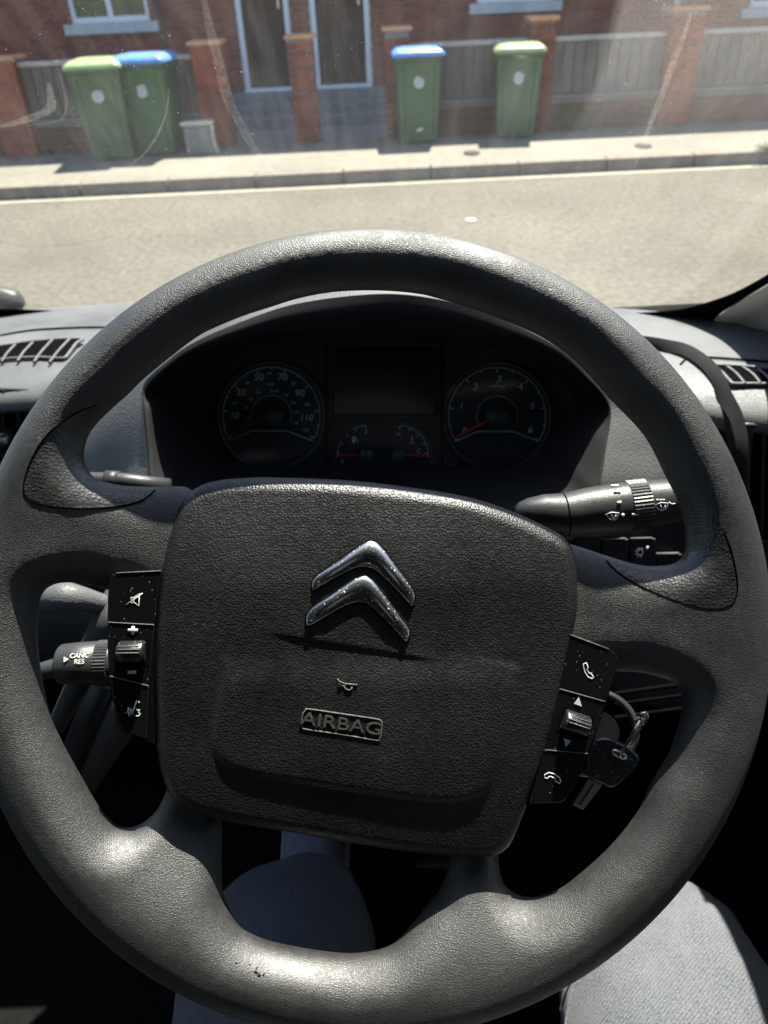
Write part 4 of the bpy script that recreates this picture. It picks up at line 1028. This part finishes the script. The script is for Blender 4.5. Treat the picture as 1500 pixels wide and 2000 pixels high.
# --- hub (airbag cover)
HW = -.004
HP = arc_even(crs([wl(x, y, HW)[:2] for x, y in hub_px], 600, True), 420, True)
hc = HP.mean(0)
rings = np.r_[np.linspace(.02, .80, 60), np.linspace(.81, 1, 36)]
Gh = hc + (HP-hc)[None]*rings[:, None, None]
dist = np.maximum(0, -poly_sdf(HP[::3], Gh[..., 0], Gh[..., 1]))
def line_step(x, y, A, B, Hh, w=.0016, decay=.02, endf=.012):
    A = wl(*A, HW)[:2]; B = wl(*B, HW)[:2]; t = B-A; L = np.linalg.norm(t); t /= L; n = np.array([-t[1], t[0]])
    s = (x-A[0])*n[0]+(y-A[1])*n[1]; a = (x-A[0])*t[0]+(y-A[1])*t[1]
    fade = smooth(-endf, endf, a)*(1-smooth(L-endf, L+endf, a))
    return Hh*fade*np.where(s > 0, np.exp(-np.maximum(s, 0)/decay)*smooth(-w, w, s), smooth(-w, w, s))
X, Y_ = Gh[..., 0], Gh[..., 1]
re = .0085
base = .0045 - .11*np.maximum(0, np.abs(X-hc[0])-.03)**1.6*1.0
base = base - .55*np.maximum(0, Y_-(hc[1]+.035))**1.5 - .35*np.maximum(0, (hc[1]-.045)-Y_)**1.5
edge = re*(1-np.sqrt(np.maximum(0, 1-(1-np.minimum(dist, re)/re)**2)))
zz = base - edge
zz = zz + line_step(X, Y_, (545,1236), (832,1282), .0008)
plat = [(470,1250),(440,1330),(425,1420),(432,1465),(470,1492),(560,1510),(700,1532),(830,1550),(900,1550),(945,1530),(965,1480),(985,1400),(1000,1320),(980,1290),(700,1240)]
PP = arc_even(crs([wl(x, y, HW)[:2] for x, y in plat], 200, True), 120, True); dp_ = -poly_sdf(PP, X, Y_)
low = 1-smooth(wl(700,1340,HW)[1], wl(700,1262,HW)[1], Y_)*1.0
zz = zz + .0015*smooth(-.0022, .0022, dp_)*low
Gz = np.dstack([X, Y_, zz])
skirt = []
lst_ = Gz[-1].copy()
for dz, sc in ((-.004, 1.0), (-.010, 1.0), (-.020, .995)):
    r_ = lst_.copy(); r_[:, :2] = hc+(lst_[:, :2]-hc)*sc; r_[:, 2] = lst_[:, 2]+dz; skirt.append(r_)
G = np.concatenate([Gz, np.array(skirt)])
mb = MB(); mb.grid(G, closed_v=True); mb.add([tuple(G[0].mean(0))]+[tuple(p) for p in G[0]], [(0, i+1, (i+1) % len(G[0])+1) for i in range(len(G[0]))], True)
hub = mb.build('airbag_cover', M_hub, sw, fixn=False)
def hub_w(x, y):
    d = ((Gz[..., 0]-x)**2+(Gz[..., 1]-y)**2); i = np.unravel_index(d.argmin(), d.shape); return float(Gz[i][2])
def hp3(px, py, off=0):
    w = .004
    for _ in range(3): p = wl(px, py, w); w = hub_w(p[0], p[1])+off
    return np.array([p[0], p[1], w])
# inner core under the cover, closes the gap to the column
core_ = arc_even(hc+(HP-hc)*.9, 60, True)
mb = MB(); mb.prism([(x, y, -.018) for x, y in core_], (0,0,-.024)); mb.build('hub_core', M_black, sw)

# emblem: two chevrons
Zf = lambda x, y: (x/4.348+560, y/4.348+1020)
ch1 = [(222,578),(212,548),(232,478),(300,420),(450,318),(600,212),(675,166),(720,158),(780,185),(850,262),(950,400),(1030,508),(1078,590),(1086,640),(1074,700),(1056,706),(960,600),(840,480),(760,412),(700,382),(640,376),(560,395),(420,465),(300,535)]
ch2 = [(170,882),(163,845),(180,768),(250,700),(400,598),(560,490),(640,456),(690,462),(760,522),(850,642),(950,780),(1030,890),(1043,935),(1036,990),(1018,1014),(990,995),(900,890),(780,770),(700,702),(640,678),(580,680),(480,715),(340,795),(220,865)]
for ch in (ch1, ch2):
    ra = [max(range(len(ch)), key=lambda i: ch[i][1]+ch[i][0]*.6)][0]        # right tip
    top = ch[0:ra+1]; bot = [ch[0]]+ch[ra:][::-1]
    n = 90; Tt = arc_even(crs([hp3(*Zf(x, y)) for x, y in top], 200), n); Bb = arc_even(crs([hp3(*Zf(x, y)) for x, y in bot], 200), n)
    cs = np.array([0,0,.03,.09,.18,.30,.42,.52,.60,.68,.78,.88,.95,.985,1,1]); hs = np.array([-.001,.0006,.0013,.0018,.0023,.0027,.0029,.0026,.0020,.00165,.0015,.0015,.00145,.0011,.0005,-.001])
    s_ = np.linspace(0, 1, n); endk = smooth(0, .05, s_)*(1-smooth(.95, 1, s_)); mid_ = smooth(.03, .28, s_)*(1-smooth(.72, .97, s_))
    flat_ = np.array([-.001,.0006,.0013,.0016,.0018,.0019,.0019,.0019,.0019,.0019,.0018,.0016,.0014,.0011,.0005,-.001])
    rows = []
    for c_, h_, f_ in zip(cs, hs, flat_):
        Pp = Tt*(1-c_)+Bb*c_; hh = (h_*mid_+f_*(1-mid_))*(.35+.65*endk) if h_ > 0 else h_+0*endk; Pp = Pp.copy(); Pp[:, 2] += hh; rows.append(Pp)
    mb = MB(); mb.grid(np.array(rows)); mb.build('chevron', M_chrome, sw)
    P = arc_even(np.vstack([Tt, Bb[::-1]]), 160, True)
    ga = MB(); ga.tube([tuple(p+np.array([0,0,.0001])) for p in P], .0006, 6, closed=True); ga.build('emblem_gap', M_seam, hub)
# horn symbol and AIRBAG badge (moulded, same plastic, paler for dust and caught light)
def strokes(lst, r, name, mat, par, f=hp3, off=.0002, n=24):
    mb = MB()
    for item in lst:
        pts, cl = item[0], item[1]; rr = item[2] if len(item) > 2 else r
        P = [f(x, y, off) for x, y in pts]
        if cl: P = arc_even(P, max(n, len(P)), True)
        mb.tube(P, rr, 6, closed=cl)
    return mb.build(name, mat, par)
strokes([([Zf(430,1330),Zf(445,1350),Zf(490,1372),Zf(600,1382)], False), ([Zf(432,1400),Zf(470,1392),Zf(500,1388)], False), ([Zf(490,1395),Zf(500,1418),Zf(530,1428),Zf(553,1415),Zf(552,1400)], False)], .0004, 'horn_symbol', M_dust_glint, sw)
mb = MB(); mb.prism([hp3(*Zf(x, y), .0003) for x, y in ((432,1335),(445,1350),(475,1370),(470,1390),(432,1402))], (0,0,.0004)); mb.build('horn_bell', M_hub, sw)
bx_ = [(160,1600),(190,1588),(480,1630),(760,1672),(800,1690),(808,1715),(800,1800),(788,1840),(760,1852),(480,1805),(170,1760),(132,1740),(125,1705),(138,1630)]
BP = crs([hp3(*Zf(x, y), .0001) for x, y in bx_], 80, True); mb = MB(); mb.tube(BP, .00038, 6, closed=True); mb.build('badge_border', M_dust_glint, sw)
tc = hp3(*Zf(466, 1715), .0002)
exl = wl(745,1408,-.008)-wl(595,1386,-.008); exl /= np.linalg.norm(exl); eyl = np.array([-exl[1], exl[0], 0])
text('AIRBAG', tc, 24*.000253, M_letter, sw, 'airbag_lettering', ex=exl, ey=eyl, nn=np.array([0,0,1.0]), local=True, ext=.0006, narrow=1.36)

# --- scuffs worn into the lower rim
mb = MB()
for k in range(9):
    t_ = random.random(); p = wl(440+110*t_+random.uniform(-6,6), 1880+34*t_+random.uniform(-5,5), .012)[:2]; w_ = float(top_w(p[:1], p[1:])[0])+.00012
    r_ = random.uniform(.0002, .00055); nn_ = 7; ph = random.random()*6
    mb.prism([(p[0]+r_*1.6*random.uniform(.6,1.2)*math.cos(ph+6.283*i/nn_), p[1]+r_*random.uniform(.5,1.2)*math.sin(ph+6.283*i/nn_), w_) for i in range(nn_)], (0,0,-.0006))
mb.build('scuff_mark', M_letter, sw)
p = wl(155, 1757, .008)[:2]; w_ = float(top_w(p[:1], p[1:])[0]); mb = MB(); mb.tube([(p[0], p[1], w_-.0003), (p[0]+.0003, p[1]+.0002, w_+.0004)], .0005, 6); mb.build('dust_speck', M_white, sw)

# --- switch panels
SWZ = .001
def panel(quads, name, label, rocker, dividers, icons):
    g = empty('switch_panel', (0,0,0), sw); tag(g, label)
    f = lambda x, y, o=0: wl(x, y, SWZ+o)
    for qd in quads:
        P = crs([f(x, y) for x, y in qd], 1, True) if False else [f(x, y) for x, y in qd]
        mb = MB(); mb.prism([p*[1,1,1] for p in P], (0,0,-.012)); mb.build('switch_button', M_gloss, g, bevel=.0007, seg=3)
    bk = MB(); allp = rocker[1]; bk.prism([f(x, y, -.0018) for x, y in allp], (0,0,-.02)); bk.build('panel_base', M_dark, g)
    # pale top edges
    for (a, b) in dividers:
        m = MB(); m.tube([f(*a, .0001), f(*b, .0001)], .0003, 6); m.build('pale_edge', M_dust_glint, g)
    rk = rocker[0]; c = np.mean([f(x, y) for x, y in rk], 0); exr = f(*rk[1])-f(*rk[0]); L = np.linalg.norm(exr); exr /= L; eyr = np.array([-exr[1], exr[0], 0]); hh = np.linalg.norm(f(*rk[3])-f(*rk[0]))
    n = 16; rows = []
    for s in (-.5, -.47, -.42, .42, .47, .5):
        k = 1 if abs(s) < .45 else (.93 if abs(s) < .49 else .8)
        rows.append([c+exr*L*s+eyr*math.cos(t)*hh*.5*k+np.array([0,0,math.sin(t)*.0075*k-.001]) for t in np.linspace(-.2, math.pi+.2, n)])
    m = MB(); m.grid(np.array(rows)); m.add(rows[0], [tuple(range(n))]); m.add(rows[-1], [tuple(range(n))]); rk_o = m.build('rocker', M_rock, g)
    m = MB(); 
    for t in (.9, 1.2, 1.5): m.tube([c+exr*L*s+eyr*math.cos(t)*hh*.5+np.array([0,0,math.sin(t)*.0075-.0008]) for s in (-.4, .4)], .0003, 5)
    m.build('rocker_rib', M_dust_glint, rk_o)
    pt = MB(); pt.prism([c-exr*L*.62-eyr*hh*.62+[0,0,.0002], c+exr*L*.62-eyr*hh*.62+[0,0,.0002], c+exr*L*.62+eyr*hh*.55+[0,0,.0002], c-exr*L*.62+eyr*hh*.55+[0,0,.0002]], (0,0,-.001)); pt.build('rocker_well', M_dark, g)
    for nm, kind, dat in icons:
        mb = MB()
        for it in dat:
            pts = it[0]; mode = it[1]
            if mode == 'fill': mb.prism([f(x, y, .0001) for x, y in pts], (0,0,.00025))
            else:
                P = [f(x, y, .0001) for x, y in pts]
                mb.tube(P, it[2] if len(it) > 2 else .00030, 6, closed=(mode == 'loop'), flat=.6, nrm=(0,0,1))
        mb.build(nm, M_white, g)
    return g
zl = lambda x, y: (x/3.3333+60, y/3.3333+1080)
zr = lambda x, y: (x/3.5714+980, y/3.5714+1200)
qL = [[zl(512,152),zl(525,138),zl(560,130),zl(700,120),zl(852,115),zl(806,464),zl(640,456),zl(500,448),zl(503,250)],
      [zl(500,456),zl(640,464),zl(805,472),zl(788,700),zl(770,862),zl(640,832),zl(513,798),zl(503,620)],
      [zl(514,806),zl(640,840),zl(770,870),zl(752,1214),zl(660,1182),zl(600,1160),zl(566,1120),zl(535,980)]]
baseL = [zl(516,165),zl(556,135),zl(852,118),zl(815,500),zl(818,900),zl(810,1244),zl(600,1166),zl(562,1120),zl(520,900),zl(500,620),zl(502,300)]
rkL = [zl(570,715), zl(748,712), zl(750,570), zl(575,570)]
icL = [('mute_symbol', 0, [([zl(655,290),zl(672,290),zl(672,322),zl(655,326)], 'loop'), ([zl(672,290),zl(706,264),zl(706,345),zl(672,322)], 'loop'), ([zl(622,338),zl(728,262)], 'open')]),
       ('plus_symbol', 0, [([zl(634,504),zl(697,504)], 'open', .0008), ([zl(667,477),zl(664,531)], 'open', .0008)]),
       ('minus_symbol', 0, [([zl(632,777),zl(686,775)], 'open', .0008)]),
       ('voice_symbol', 0, [([zl(706,964),zl(710,972),zl(702,976),zl(697,968)], 'fill'), ([zl(690,960),zl(672,1010),zl(688,1012),zl(686,1024),zl(710,1022),zl(700,1036),zl(712,1048),zl(704,1062),zl(686,1062)], 'open'), ([zl(672,1010),zl(668,1018),zl(676,1026)], 'open'), ([zl(666,1020),zl(660,1036),zl(666,1050)], 'open'), ([zl(652,1014),zl(646,1036),zl(652,1056)], 'open'), ([zl(638,1006),zl(632,1032),zl(640,1062)], 'open')])]
dvL = [(zl(505,452), zl(802,468)), (zl(515,802), zl(768,866)), (zl(560,131), zl(848,117))]
panel(qL, 'l', 'left switch panel: mute, volume rocker, voice', (rkL, baseL), dvL, icL)
qR = [[zr(478,142),zr(620,186),zr(750,243),zr(800,276),zr(815,302),zr(806,370),zr(764,500),zr(728,604),zr(560,556),zr(404,516),zr(445,320)],
      [zr(402,526),zr(560,566),zr(724,616),zr(690,740),zr(640,880),zr(604,964),zr(450,952),zr(302,940),zr(350,740)],
      [zr(300,950),zr(450,962),zr(600,976),zr(555,1100),zr(500,1210),zr(440,1296),zr(412,1314),zr(192,1320),zr(250,1130)]]
baseR = [zr(476,150),zr(620,192),zr(745,248),zr(808,300),zr(800,380),zr(720,650),zr(640,884),zr(556,1104),zr(440,1300),zr(408,1320),zr(132,1332),zr(255,950),zr(370,520)]
rkR = [zr(412,800), zr(588,858), zr(612,712), zr(440,652)]
icR = [('call_symbol', 0, [([zr(572,345),zr(590,338),zr(603,372),zr(594,382),zr(606,408),zr(622,412),zr(642,440),zr(630,449),zr(602,438),zr(580,405),zr(570,370)], 'loop')]),
       ('up_symbol', 0, [([zr(538,577),zr(558,642),zr(505,622)], 'fill')]),
       ('down_symbol', 0, [([zr(432,865),zr(482,880),zr(447,924)], 'fill')]),
       ('end_call_symbol', 0, [([zr(298,1140),zr(300,1118),zr(330,1104),zr(370,1115),zr(402,1140),zr(412,1165),zr(404,1180),zr(372,1162),zr(374,1148),zr(345,1132),zr(328,1132),zr(322,1145)], 'loop')])]
dvR = [(zr(404,520), zr(722,609)), (zr(302,945), zr(600,972)), (zr(480,143), zr(745,242))]
panel(qR, 'r', 'right switch panel: call, track rocker, end call', (rkR, baseR), dvR, icR)

# ================================================================== COLUMN, STALKS, KEYS
colm = empty('steering_column', tuple(WC-WN*.06)); tag(colm, 'black shrouded steering column behind the wheel hub', 'steering column')
CL = tuple(WC-WN*.06)
def ring_w(cx, cy, hw, hh, w, n=40, p=3.0, tilt=0):
    P = []
    for k in range(n):
        a = 2*math.pi*k/n; c, s = math.cos(a), math.sin(a)
        x = cx+hw*math.copysign(abs(c)**(2/p), c); y = cy+hh*math.copysign(abs(s)**(2/p), s)
        P.append(WC+WU*x+WV*y+WN*w)
    return P
mb = MB(); rows = [ring_w(0,0,.045,.045,-.040), ring_w(0,-.005,.050,.05,-.046), ring_w(0,-.01,.085,.065,-.06), ring_w(-.005,-.018,.112,.080,-.085), ring_w(-.005,-.02,.116,.082,-.20), ring_w(-.005,-.02,.112,.08,-.34)]  # shroud widened out of sight behind the hub to shade the left thigh
mb.grid(np.array(rows), closed_v=True); mb.add(rows[0], [tuple(range(40))]); o = mb.build('column_shroud', M_black, colm, loc=CL, fixn=False); o.location = (0,0,0)
def stalk(name, label, stations, mat, extra=None, D=.45):
    """stations: (px, py, radius_px) along the stalk"""
    P = [pD(x, y, D if len(s) == 0 else s[0]) for x, y, r, *s in stations]; R = [r*D/F for x, y, r, *s in stations]
    t = empty(name, tuple(P[-1])); tag(t, label, 'control stalk', 'stalks on the steering column')
    mb = MB(); mb.tube(P, R, 32); o = mb.build('stalk_body', mat, t, loc=tuple(P[-1])); o.location = (0,0,0)
    return t, P, R
t, P, R = stalk('wiper_stalk', 'thick black wiper stalk with ribbed ring and white wiper marks, right of the hub', [(1006,1002,3),(1008,1001,12),(1014,1001,20),(1030,1000,27),(1060,1001,36),(1103,1005,42),(1150,997,45),(1221,990,49),(1262,984,46),(1300,979,43),(1345,972,42),(1395,963,38)], M_stalk)
TL = tuple(P[-1])
def on_stalk(px, py, D=.45, r=.0145):     # a point on the near side of the stalk
    return pD(px, py, D-r)
ax = (P[8]-P[6]); ax /= np.linalg.norm(ax)
c0 = pD(1242, 987, .45)
mb = MB(); n = 92; e1 = np.cross(ax, -FW); e1 /= np.linalg.norm(e1); e2 = np.cross(ax, e1); ro = 51*.45/F
rows = []
for s, k in ((-.0058,.93),(-.0056,1.0),(.0056,1.0),(.0058,.93)):
    rows.append([c0+ax*s+(e1*math.cos(2*math.pi*i/n)+e2*math.sin(2*math.pi*i/n))*ro*k*(1 if i % 2 else .965) for i in range(n)])
mb.grid(np.array(rows), closed_v=True, smooth=False); o = mb.build('ribbed_ring', M_stalk, t, loc=TL); o.location = (0,0,0)
mb = MB(); mb.tube([pD(1103,1005,.45)-ax*.0004, pD(1103,1005,.45)+ax*.0004], 42.6*.45/F, 32); o = mb.build('joint', M_seam, t, loc=TL); o.location = (0,0,0)
def smark(paths, r, par, TL, name='wiper_symbol', mat=M_white):
    mb = MB()
    for pts, cl in paths: mb.tube(pts, r, 6, closed=cl)
    o = mb.build(name, mat, par, loc=TL); o.location = (0,0,0)
def surf(px, py, axp0, axp1, rad, D=.45):
    """point where the pixel ray meets the stalk cylinder"""
    a = pD(*axp0, D); b = pD(*axp1, D); t_ = b-a; t_ /= np.linalg.norm(t_); r = ray(px, py); r = r/np.linalg.norm(r)
    w = CAM-a; rp = r-(r@t_)*t_; wp_ = w-(w@t_)*t_; A = rp@rp; B = 2*rp@wp_; C = wp_@wp_-rad**2; disc = max(0, B*B-4*A*C)
    return CAM + r*(-B-math.sqrt(disc))/(2*A)
zs_ = lambda x, y: (x/3.26+980, y/3.26+900)
rs = lambda px: np.interp(px, [1103,1221,1262,1345], [42,49,46,42])*.45/F*1.012
sf = lambda x, y: surf(*zs_(x, y), (1103,1005), (1345,972), rs(zs_(x, y)[0]))
smark([([sf(x, y) for x, y in ((662,342),(700,328),(745,332),(726,374),(712,378),(690,372))], True), ([sf(700,340), sf(714,384)], False), ([sf(728,340), sf(712,380)], False)], .00028, t, TL, mat=M_scale)
smark([([sf(x, y) for x, y in ((976,282),(1015,266),(1062,270),(1040,308),(1022,318),(1000,310))], True), ([sf(1010,280), sf(1024,320)], False), ([sf(1042,282), sf(1022,316)], False), ([sf(1066,262), sf(1082,276), sf(1104,272)], False)] + [([sf(x-6, 245), sf(x, 252), sf(x+6, 244)], False) for x in (990,1010,1030)], .00028, t, TL, mat=M_scale)
for (x, y, w) in ((720,160,24),(735,197,20),(748,266,12),(772,346,7),(848,340,20)):
    smark([([sf(x-w, y+2), sf(x+w, y-2)], False)], .0009, t, TL, 'position_dot', M_scale)

t2, P2_, R2_ = stalk('cruise_stalk', 'short cruise control stalk marked CANC RES at the left of the hub', [(117,1297,20),(118,1297,36),(122,1297,38.5),(150,1296,41),(194,1295,43),(195,1295,42),(260,1293,41),(330,1291,38)], M_stalk, D=.46)
T2 = tuple(P2_[-1]); ax2 = P2_[-1]-P2_[0]; ax2 /= np.linalg.norm(ax2)
c0 = pD(206, 1295, .46); e1 = np.cross(ax2, -FW); e1 /= np.linalg.norm(e1); e2 = np.cross(ax2, e1); ro = 45*.46/F; n = 92
rows = [[c0+ax2*s+(e1*math.cos(2*math.pi*i/n)+e2*math.sin(2*math.pi*i/n))*ro*k*(1 if i % 2 else .965) for i in range(n)] for s, k in ((-.0035,.95),(-.0033,1),(.0045,1),(.0047,.95))]
mb = MB(); mb.grid(np.array(rows), closed_v=True, smooth=False); o = mb.build('ribbed_ring', M_stalk, t2, loc=T2); o.location = (0,0,0)
s2 = lambda x, y: surf(x, y, (117,1297), (330,1291), 42*.46/F*1.01, .46)
for s, y in (('CANC', 1281), ('RES', 1292.5)):
    nn_ = s2(155, y)-(pD(155,1296,.46)); nn_ = nn_-(nn_@ax2)*ax2; nn_ /= np.linalg.norm(nn_); text(s, s2(155, y), 9.3*.46/F, M_white, t2, 'lettering', ex=ax2, ey=np.cross(nn_, ax2), nn=nn_, loc=T2, ext=.0003, bold=.0)
mb = MB(); mb.prism([s2(125,1283), s2(134,1287.5), s2(125,1293)], -FW*.0003); o = mb.build('arrow_symbol', M_white, t2, loc=T2); o.location = (0,0,0)
t3, P3_, R3_ = stalk('indicator_stalk', 'slim indicator stalk peeping above the left spoke', [(60,960,10),(120,948,14),(178,938,16),(240,940,17),(330,952,18)], M_stalk, D=.47)
mb = MB(); mb.tube([pD(207,938,.47), pD(234,939,.47)], 19.5*.47/F, 24); o = mb.build('collar', M_stalk, t3, loc=tuple(P3_[-1])); o.location = (0,0,0)
t4, P4_, R4_ = stalk('lower_stalk', 'grey lever stub left of the cruise control stalk', [(30,1330,12),(75,1312,16),(120,1302,20),(200,1298,20)], M_stalk, D=.50)

# keys and ignition lock, right lower opening
zk = zr
ig = empty('ignition_lock', tuple(pD(1170,1400,.5))); tag(ig, 'black ignition barrel surround right of the hub, half hidden by the switches', 'ignition lock'); IGL = tuple(ig.location)
cI = (1150, 1430); DI = .50
mb = MB(); n = 60; rows = []
for r, dd in ((96,DI+.02),(100,DI),(97,DI-.006),(86,DI-.006),(84,DI+.01)):
    rows.append([pD(cI[0]+r*math.cos(a), cI[1]+r*.88*math.sin(a), dd) for a in np.linspace(0, 2*math.pi, n, endpoint=False)])
mb.grid(np.array(rows), closed_v=True); o = mb.build('lock_collar', M_stalk, ig, loc=IGL); o.location = (0,0,0)
mb = MB(); rows = [[pD(cI[0]+60*math.cos(a), cI[1]+46*math.sin(a), dd) for a in np.linspace(0, 2*math.pi, 40, endpoint=False)] for dd in (DI+.04, DI-.012)]
mb.grid(np.array(rows), closed_v=True); mb.add(rows[1], [tuple(range(40))]); o = mb.build('lock_barrel', M_black, ig, loc=IGL); o.location = (0,0,0)
key = empty('van_key', tuple(pD(1195,1480,.47))); tag(key, 'black-headed key hanging from a steel ring beside the right switches', 'key'); KL = tuple(key.location)
DK = .47
hd = [zk(650,890),zk(700,868),(1188,1443),zk(800,885),zk(900,940),zk(955,990),zk(966,1030),zk(940,1080),zk(880,1140),zk(790,1205),zk(745,1208),zk(700,1185),zk(620,1150),zk(600,1060),zk(610,960)]
P = crs([pD(x, y, DK) for x, y in hd], 60, True); mb = MB(); mb.prism(P, FW*.009); o = mb.build('key_head', M_rock, key, bevel=.002, seg=3, loc=KL); o.location = (0,0,0)
P = [pD(*zk(x, y), DK+.003) for x, y in ((608,1150),(705,1190),(570,1365),(498,1330))]; mb = MB(); mb.prism(P, FW*.002); o = mb.build('key_blade', M_metal, key, bevel=.0004, loc=KL); o.location = (0,0,0)
mb = MB(); mb.tube([pD(*zk(640,1180), DK+.0028), pD(*zk(545,1330), DK+.0028)], .0006, 6); o = mb.build('blade_groove', M_black, key, loc=KL); o.location = (0,0,0)
mb = MB(); mb.tube(crs([pD(*zk(x, y), DK-.001) for x, y in ((800,950),(850,975),(870,1000),(850,1005),(800,985),(770,960))], 30, True), .0008, 6, closed=True); o = mb.build('key_eyelet', M_ring, key, loc=KL); o.location = (0,0,0)
kr = empty('key_ring', tuple(pD(1235,1430,DK))); tag(kr, 'thin steel split ring and small chain linking the key to the lock', 'key ring'); KRL = tuple(kr.location)
mb = MB(); mb.tube(crs([pD(*zk(x, y), DK+d) for x, y, d in ((825,990,-.002),(870,900,-.004),(930,800,-.004),(965,740,0),(975,750,.004),(950,830,.006),(900,900,.006),(850,975,.003))], 50, True), .0009, 8, closed=True); o = mb.build('split_ring', M_ring, kr, loc=KRL); o.location = (0,0,0)
for (x, y, rx) in ((960,745,14),(990,715,16),(985,745,12),(940,750,10),(1000,700,10)):
    c = pD(*zk(x, y), DK); r = rx*DK/F/3.57*1.6; mb = MB(); mb.tube([c+r*(math.cos(a)*RT+math.sin(a)*UP)*np.array([1,1,1]) for a in np.linspace(0, 6.28, 15)[:-1]], r*.45, 6, closed=True); o = mb.build('chain_link', M_ring, kr, loc=KRL); o.location = (0,0,0)

# ================================================================== THE DRIVER'S LEGS
person = empty('person', (0,-.25,.98)); tag(person, 'seated driver in grey denim jeans, right knee in sun, left knee in shadow', 'person'); PL = person.location
def skin(name, verts, edges, radii, mat, parent, root=0, sub=2):
    me = bpy.data.meshes.new(name); me.from_pydata([tuple(Vector(v)-PL) for v in verts], edges, []); me.materials.append(mat)
    o = bpy.data.objects.new(name, me); link(o, parent)
    m = o.modifiers.new('skin', 'SKIN'); m.use_smooth_shade = True
    for i, r in enumerate(radii):
        me.skin_vertices[0].data[i].radius = (r, r) if not hasattr(r, '__len__') else r
        me.skin_vertices[0].data[i].use_root = (i == root)
    s = o.modifiers.new('sub', 'SUBSURF'); s.levels = 4; s.render_levels = 4
    tx = bpy.data.textures.new('folds', 'CLOUDS'); tx.noise_scale = .07; tx.noise_depth = 3
    dm = o.modifiers.new('folds', 'DISPLACE'); dm.texture = tx; dm.strength = .016; dm.mid_level = .5
    return o
KR_ = pD(1300, 1892, .72); KL_ = pD(556, 1808, .80)
verts = [(0,-.34,.99),(0,-.34,1.22),
         (.12,-.26,.97), tuple(np.array([.12,-.26,.95])*.5+KR_*.5+np.array([0,0,.0])), tuple(KR_), tuple(KR_+np.array([.0,.055,-.07])), tuple(KR_+np.array([.08,.02,-.2])), tuple(KR_+np.array([.08,.03,-.27])),
         (-.12,-.26,.95), tuple(np.array([-.12,-.26,.90])*.5+KL_*.5), tuple(KL_), tuple(KL_+np.array([-.0,.05,-.07])), (-.105,.40,.80),(-.11,.47,.72)]
radii = [.15,.14,.11,.126,.106,.084,.062,.062,.11,.115,.106,.080,.056,.054]
skin('jeans', verts, [(0,1),(0,2),(2,3),(3,4),(4,5),(5,6),(6,7),(0,8),(8,9),(9,10),(10,11),(11,12),(12,13)], radii, M_denim, person)
# inner-leg seam on the right thigh
def shoe(c, yaw, name):
    M3 = Matrix.Rotation(yaw, 3, 'Z'); rows = []
    for y, w, z0, z1 in ((-.12,.030,.01,.07),(-.10,.038,.0,.10),(-.05,.042,.0,.115),(0,.043,0,.10),(.06,.047,0,.075),(.11,.048,0,.06),(.15,.040,.002,.05),(.168,.022,.008,.035)):
        row = []
        for k in range(16):
            a = 2*math.pi*k/16; x = w*math.copysign(abs(math.cos(a))**.8, math.cos(a)); z = (z0+z1)/2+(z1-z0)/2*math.copysign(abs(math.sin(a))**.8, math.sin(a))
            v = M3@Vector((x, y, z))+Vector(c); row.append(tuple(v-PL))
        rows.append(row)
    G = np.array(rows); mb = MB(); mb.grid(np.array([crs(G[:, j], 30) for j in range(16)]).transpose(1,0,2), closed_v=True)
    mb.add(G[0], [tuple(range(16))]); mb.add(G[-1], [tuple(range(16))]); o = mb.build(name, M_shoe, person)
    s = MB(); 
    P = [M3@Vector((x, y, .004))+Vector(c)-PL for x, y in ((-.046,-.1),(.046,-.1),(.052,.1),(.04,.16),(0,.178),(-.04,.16),(-.052,.1))]
    s.prism([tuple(p) for p in P], (0,0,.024)); s.build('sole', M_white, o, bevel=.004)
shoe((-.125,.56,.64), .0, 'shoe'); shoe((.40,.36,.60), -.1, 'shoe')
bpy.context.view_layer.update()
# side seam of the right trouser leg, laid on the cloth
dg = bpy.context.evaluated_depsgraph_get(); jo = bpy.data.objects['jeans']; je = jo.evaluated_get(dg); inv = jo.matrix_world.inverted()
def on_jeans(px, py):
    r = Vector(ray(px, py)).normalized(); ok, loc_, nrm_, _ = je.ray_cast(inv@Vector(CAM), inv.to_3x3()@r)
    return np.array(jo.matrix_world@(loc_ + nrm_*.0006)) if ok else None
for dx in (0, 14):
    pts = [on_jeans(x+dx, y) for x, y in ((1118,1915),(1108,1935),(1101,1955),(1096,1975),(1092,2000),(1089,2030),(1087,2060))]
    pts = [p for p in pts if p is not None]
    if len(pts) > 2: mb = MB(); mb.tube([p-np.array(PL) for p in crs(pts, 24)], .0012, 6, flat=.6); mb.build('seam', M_denim, person)
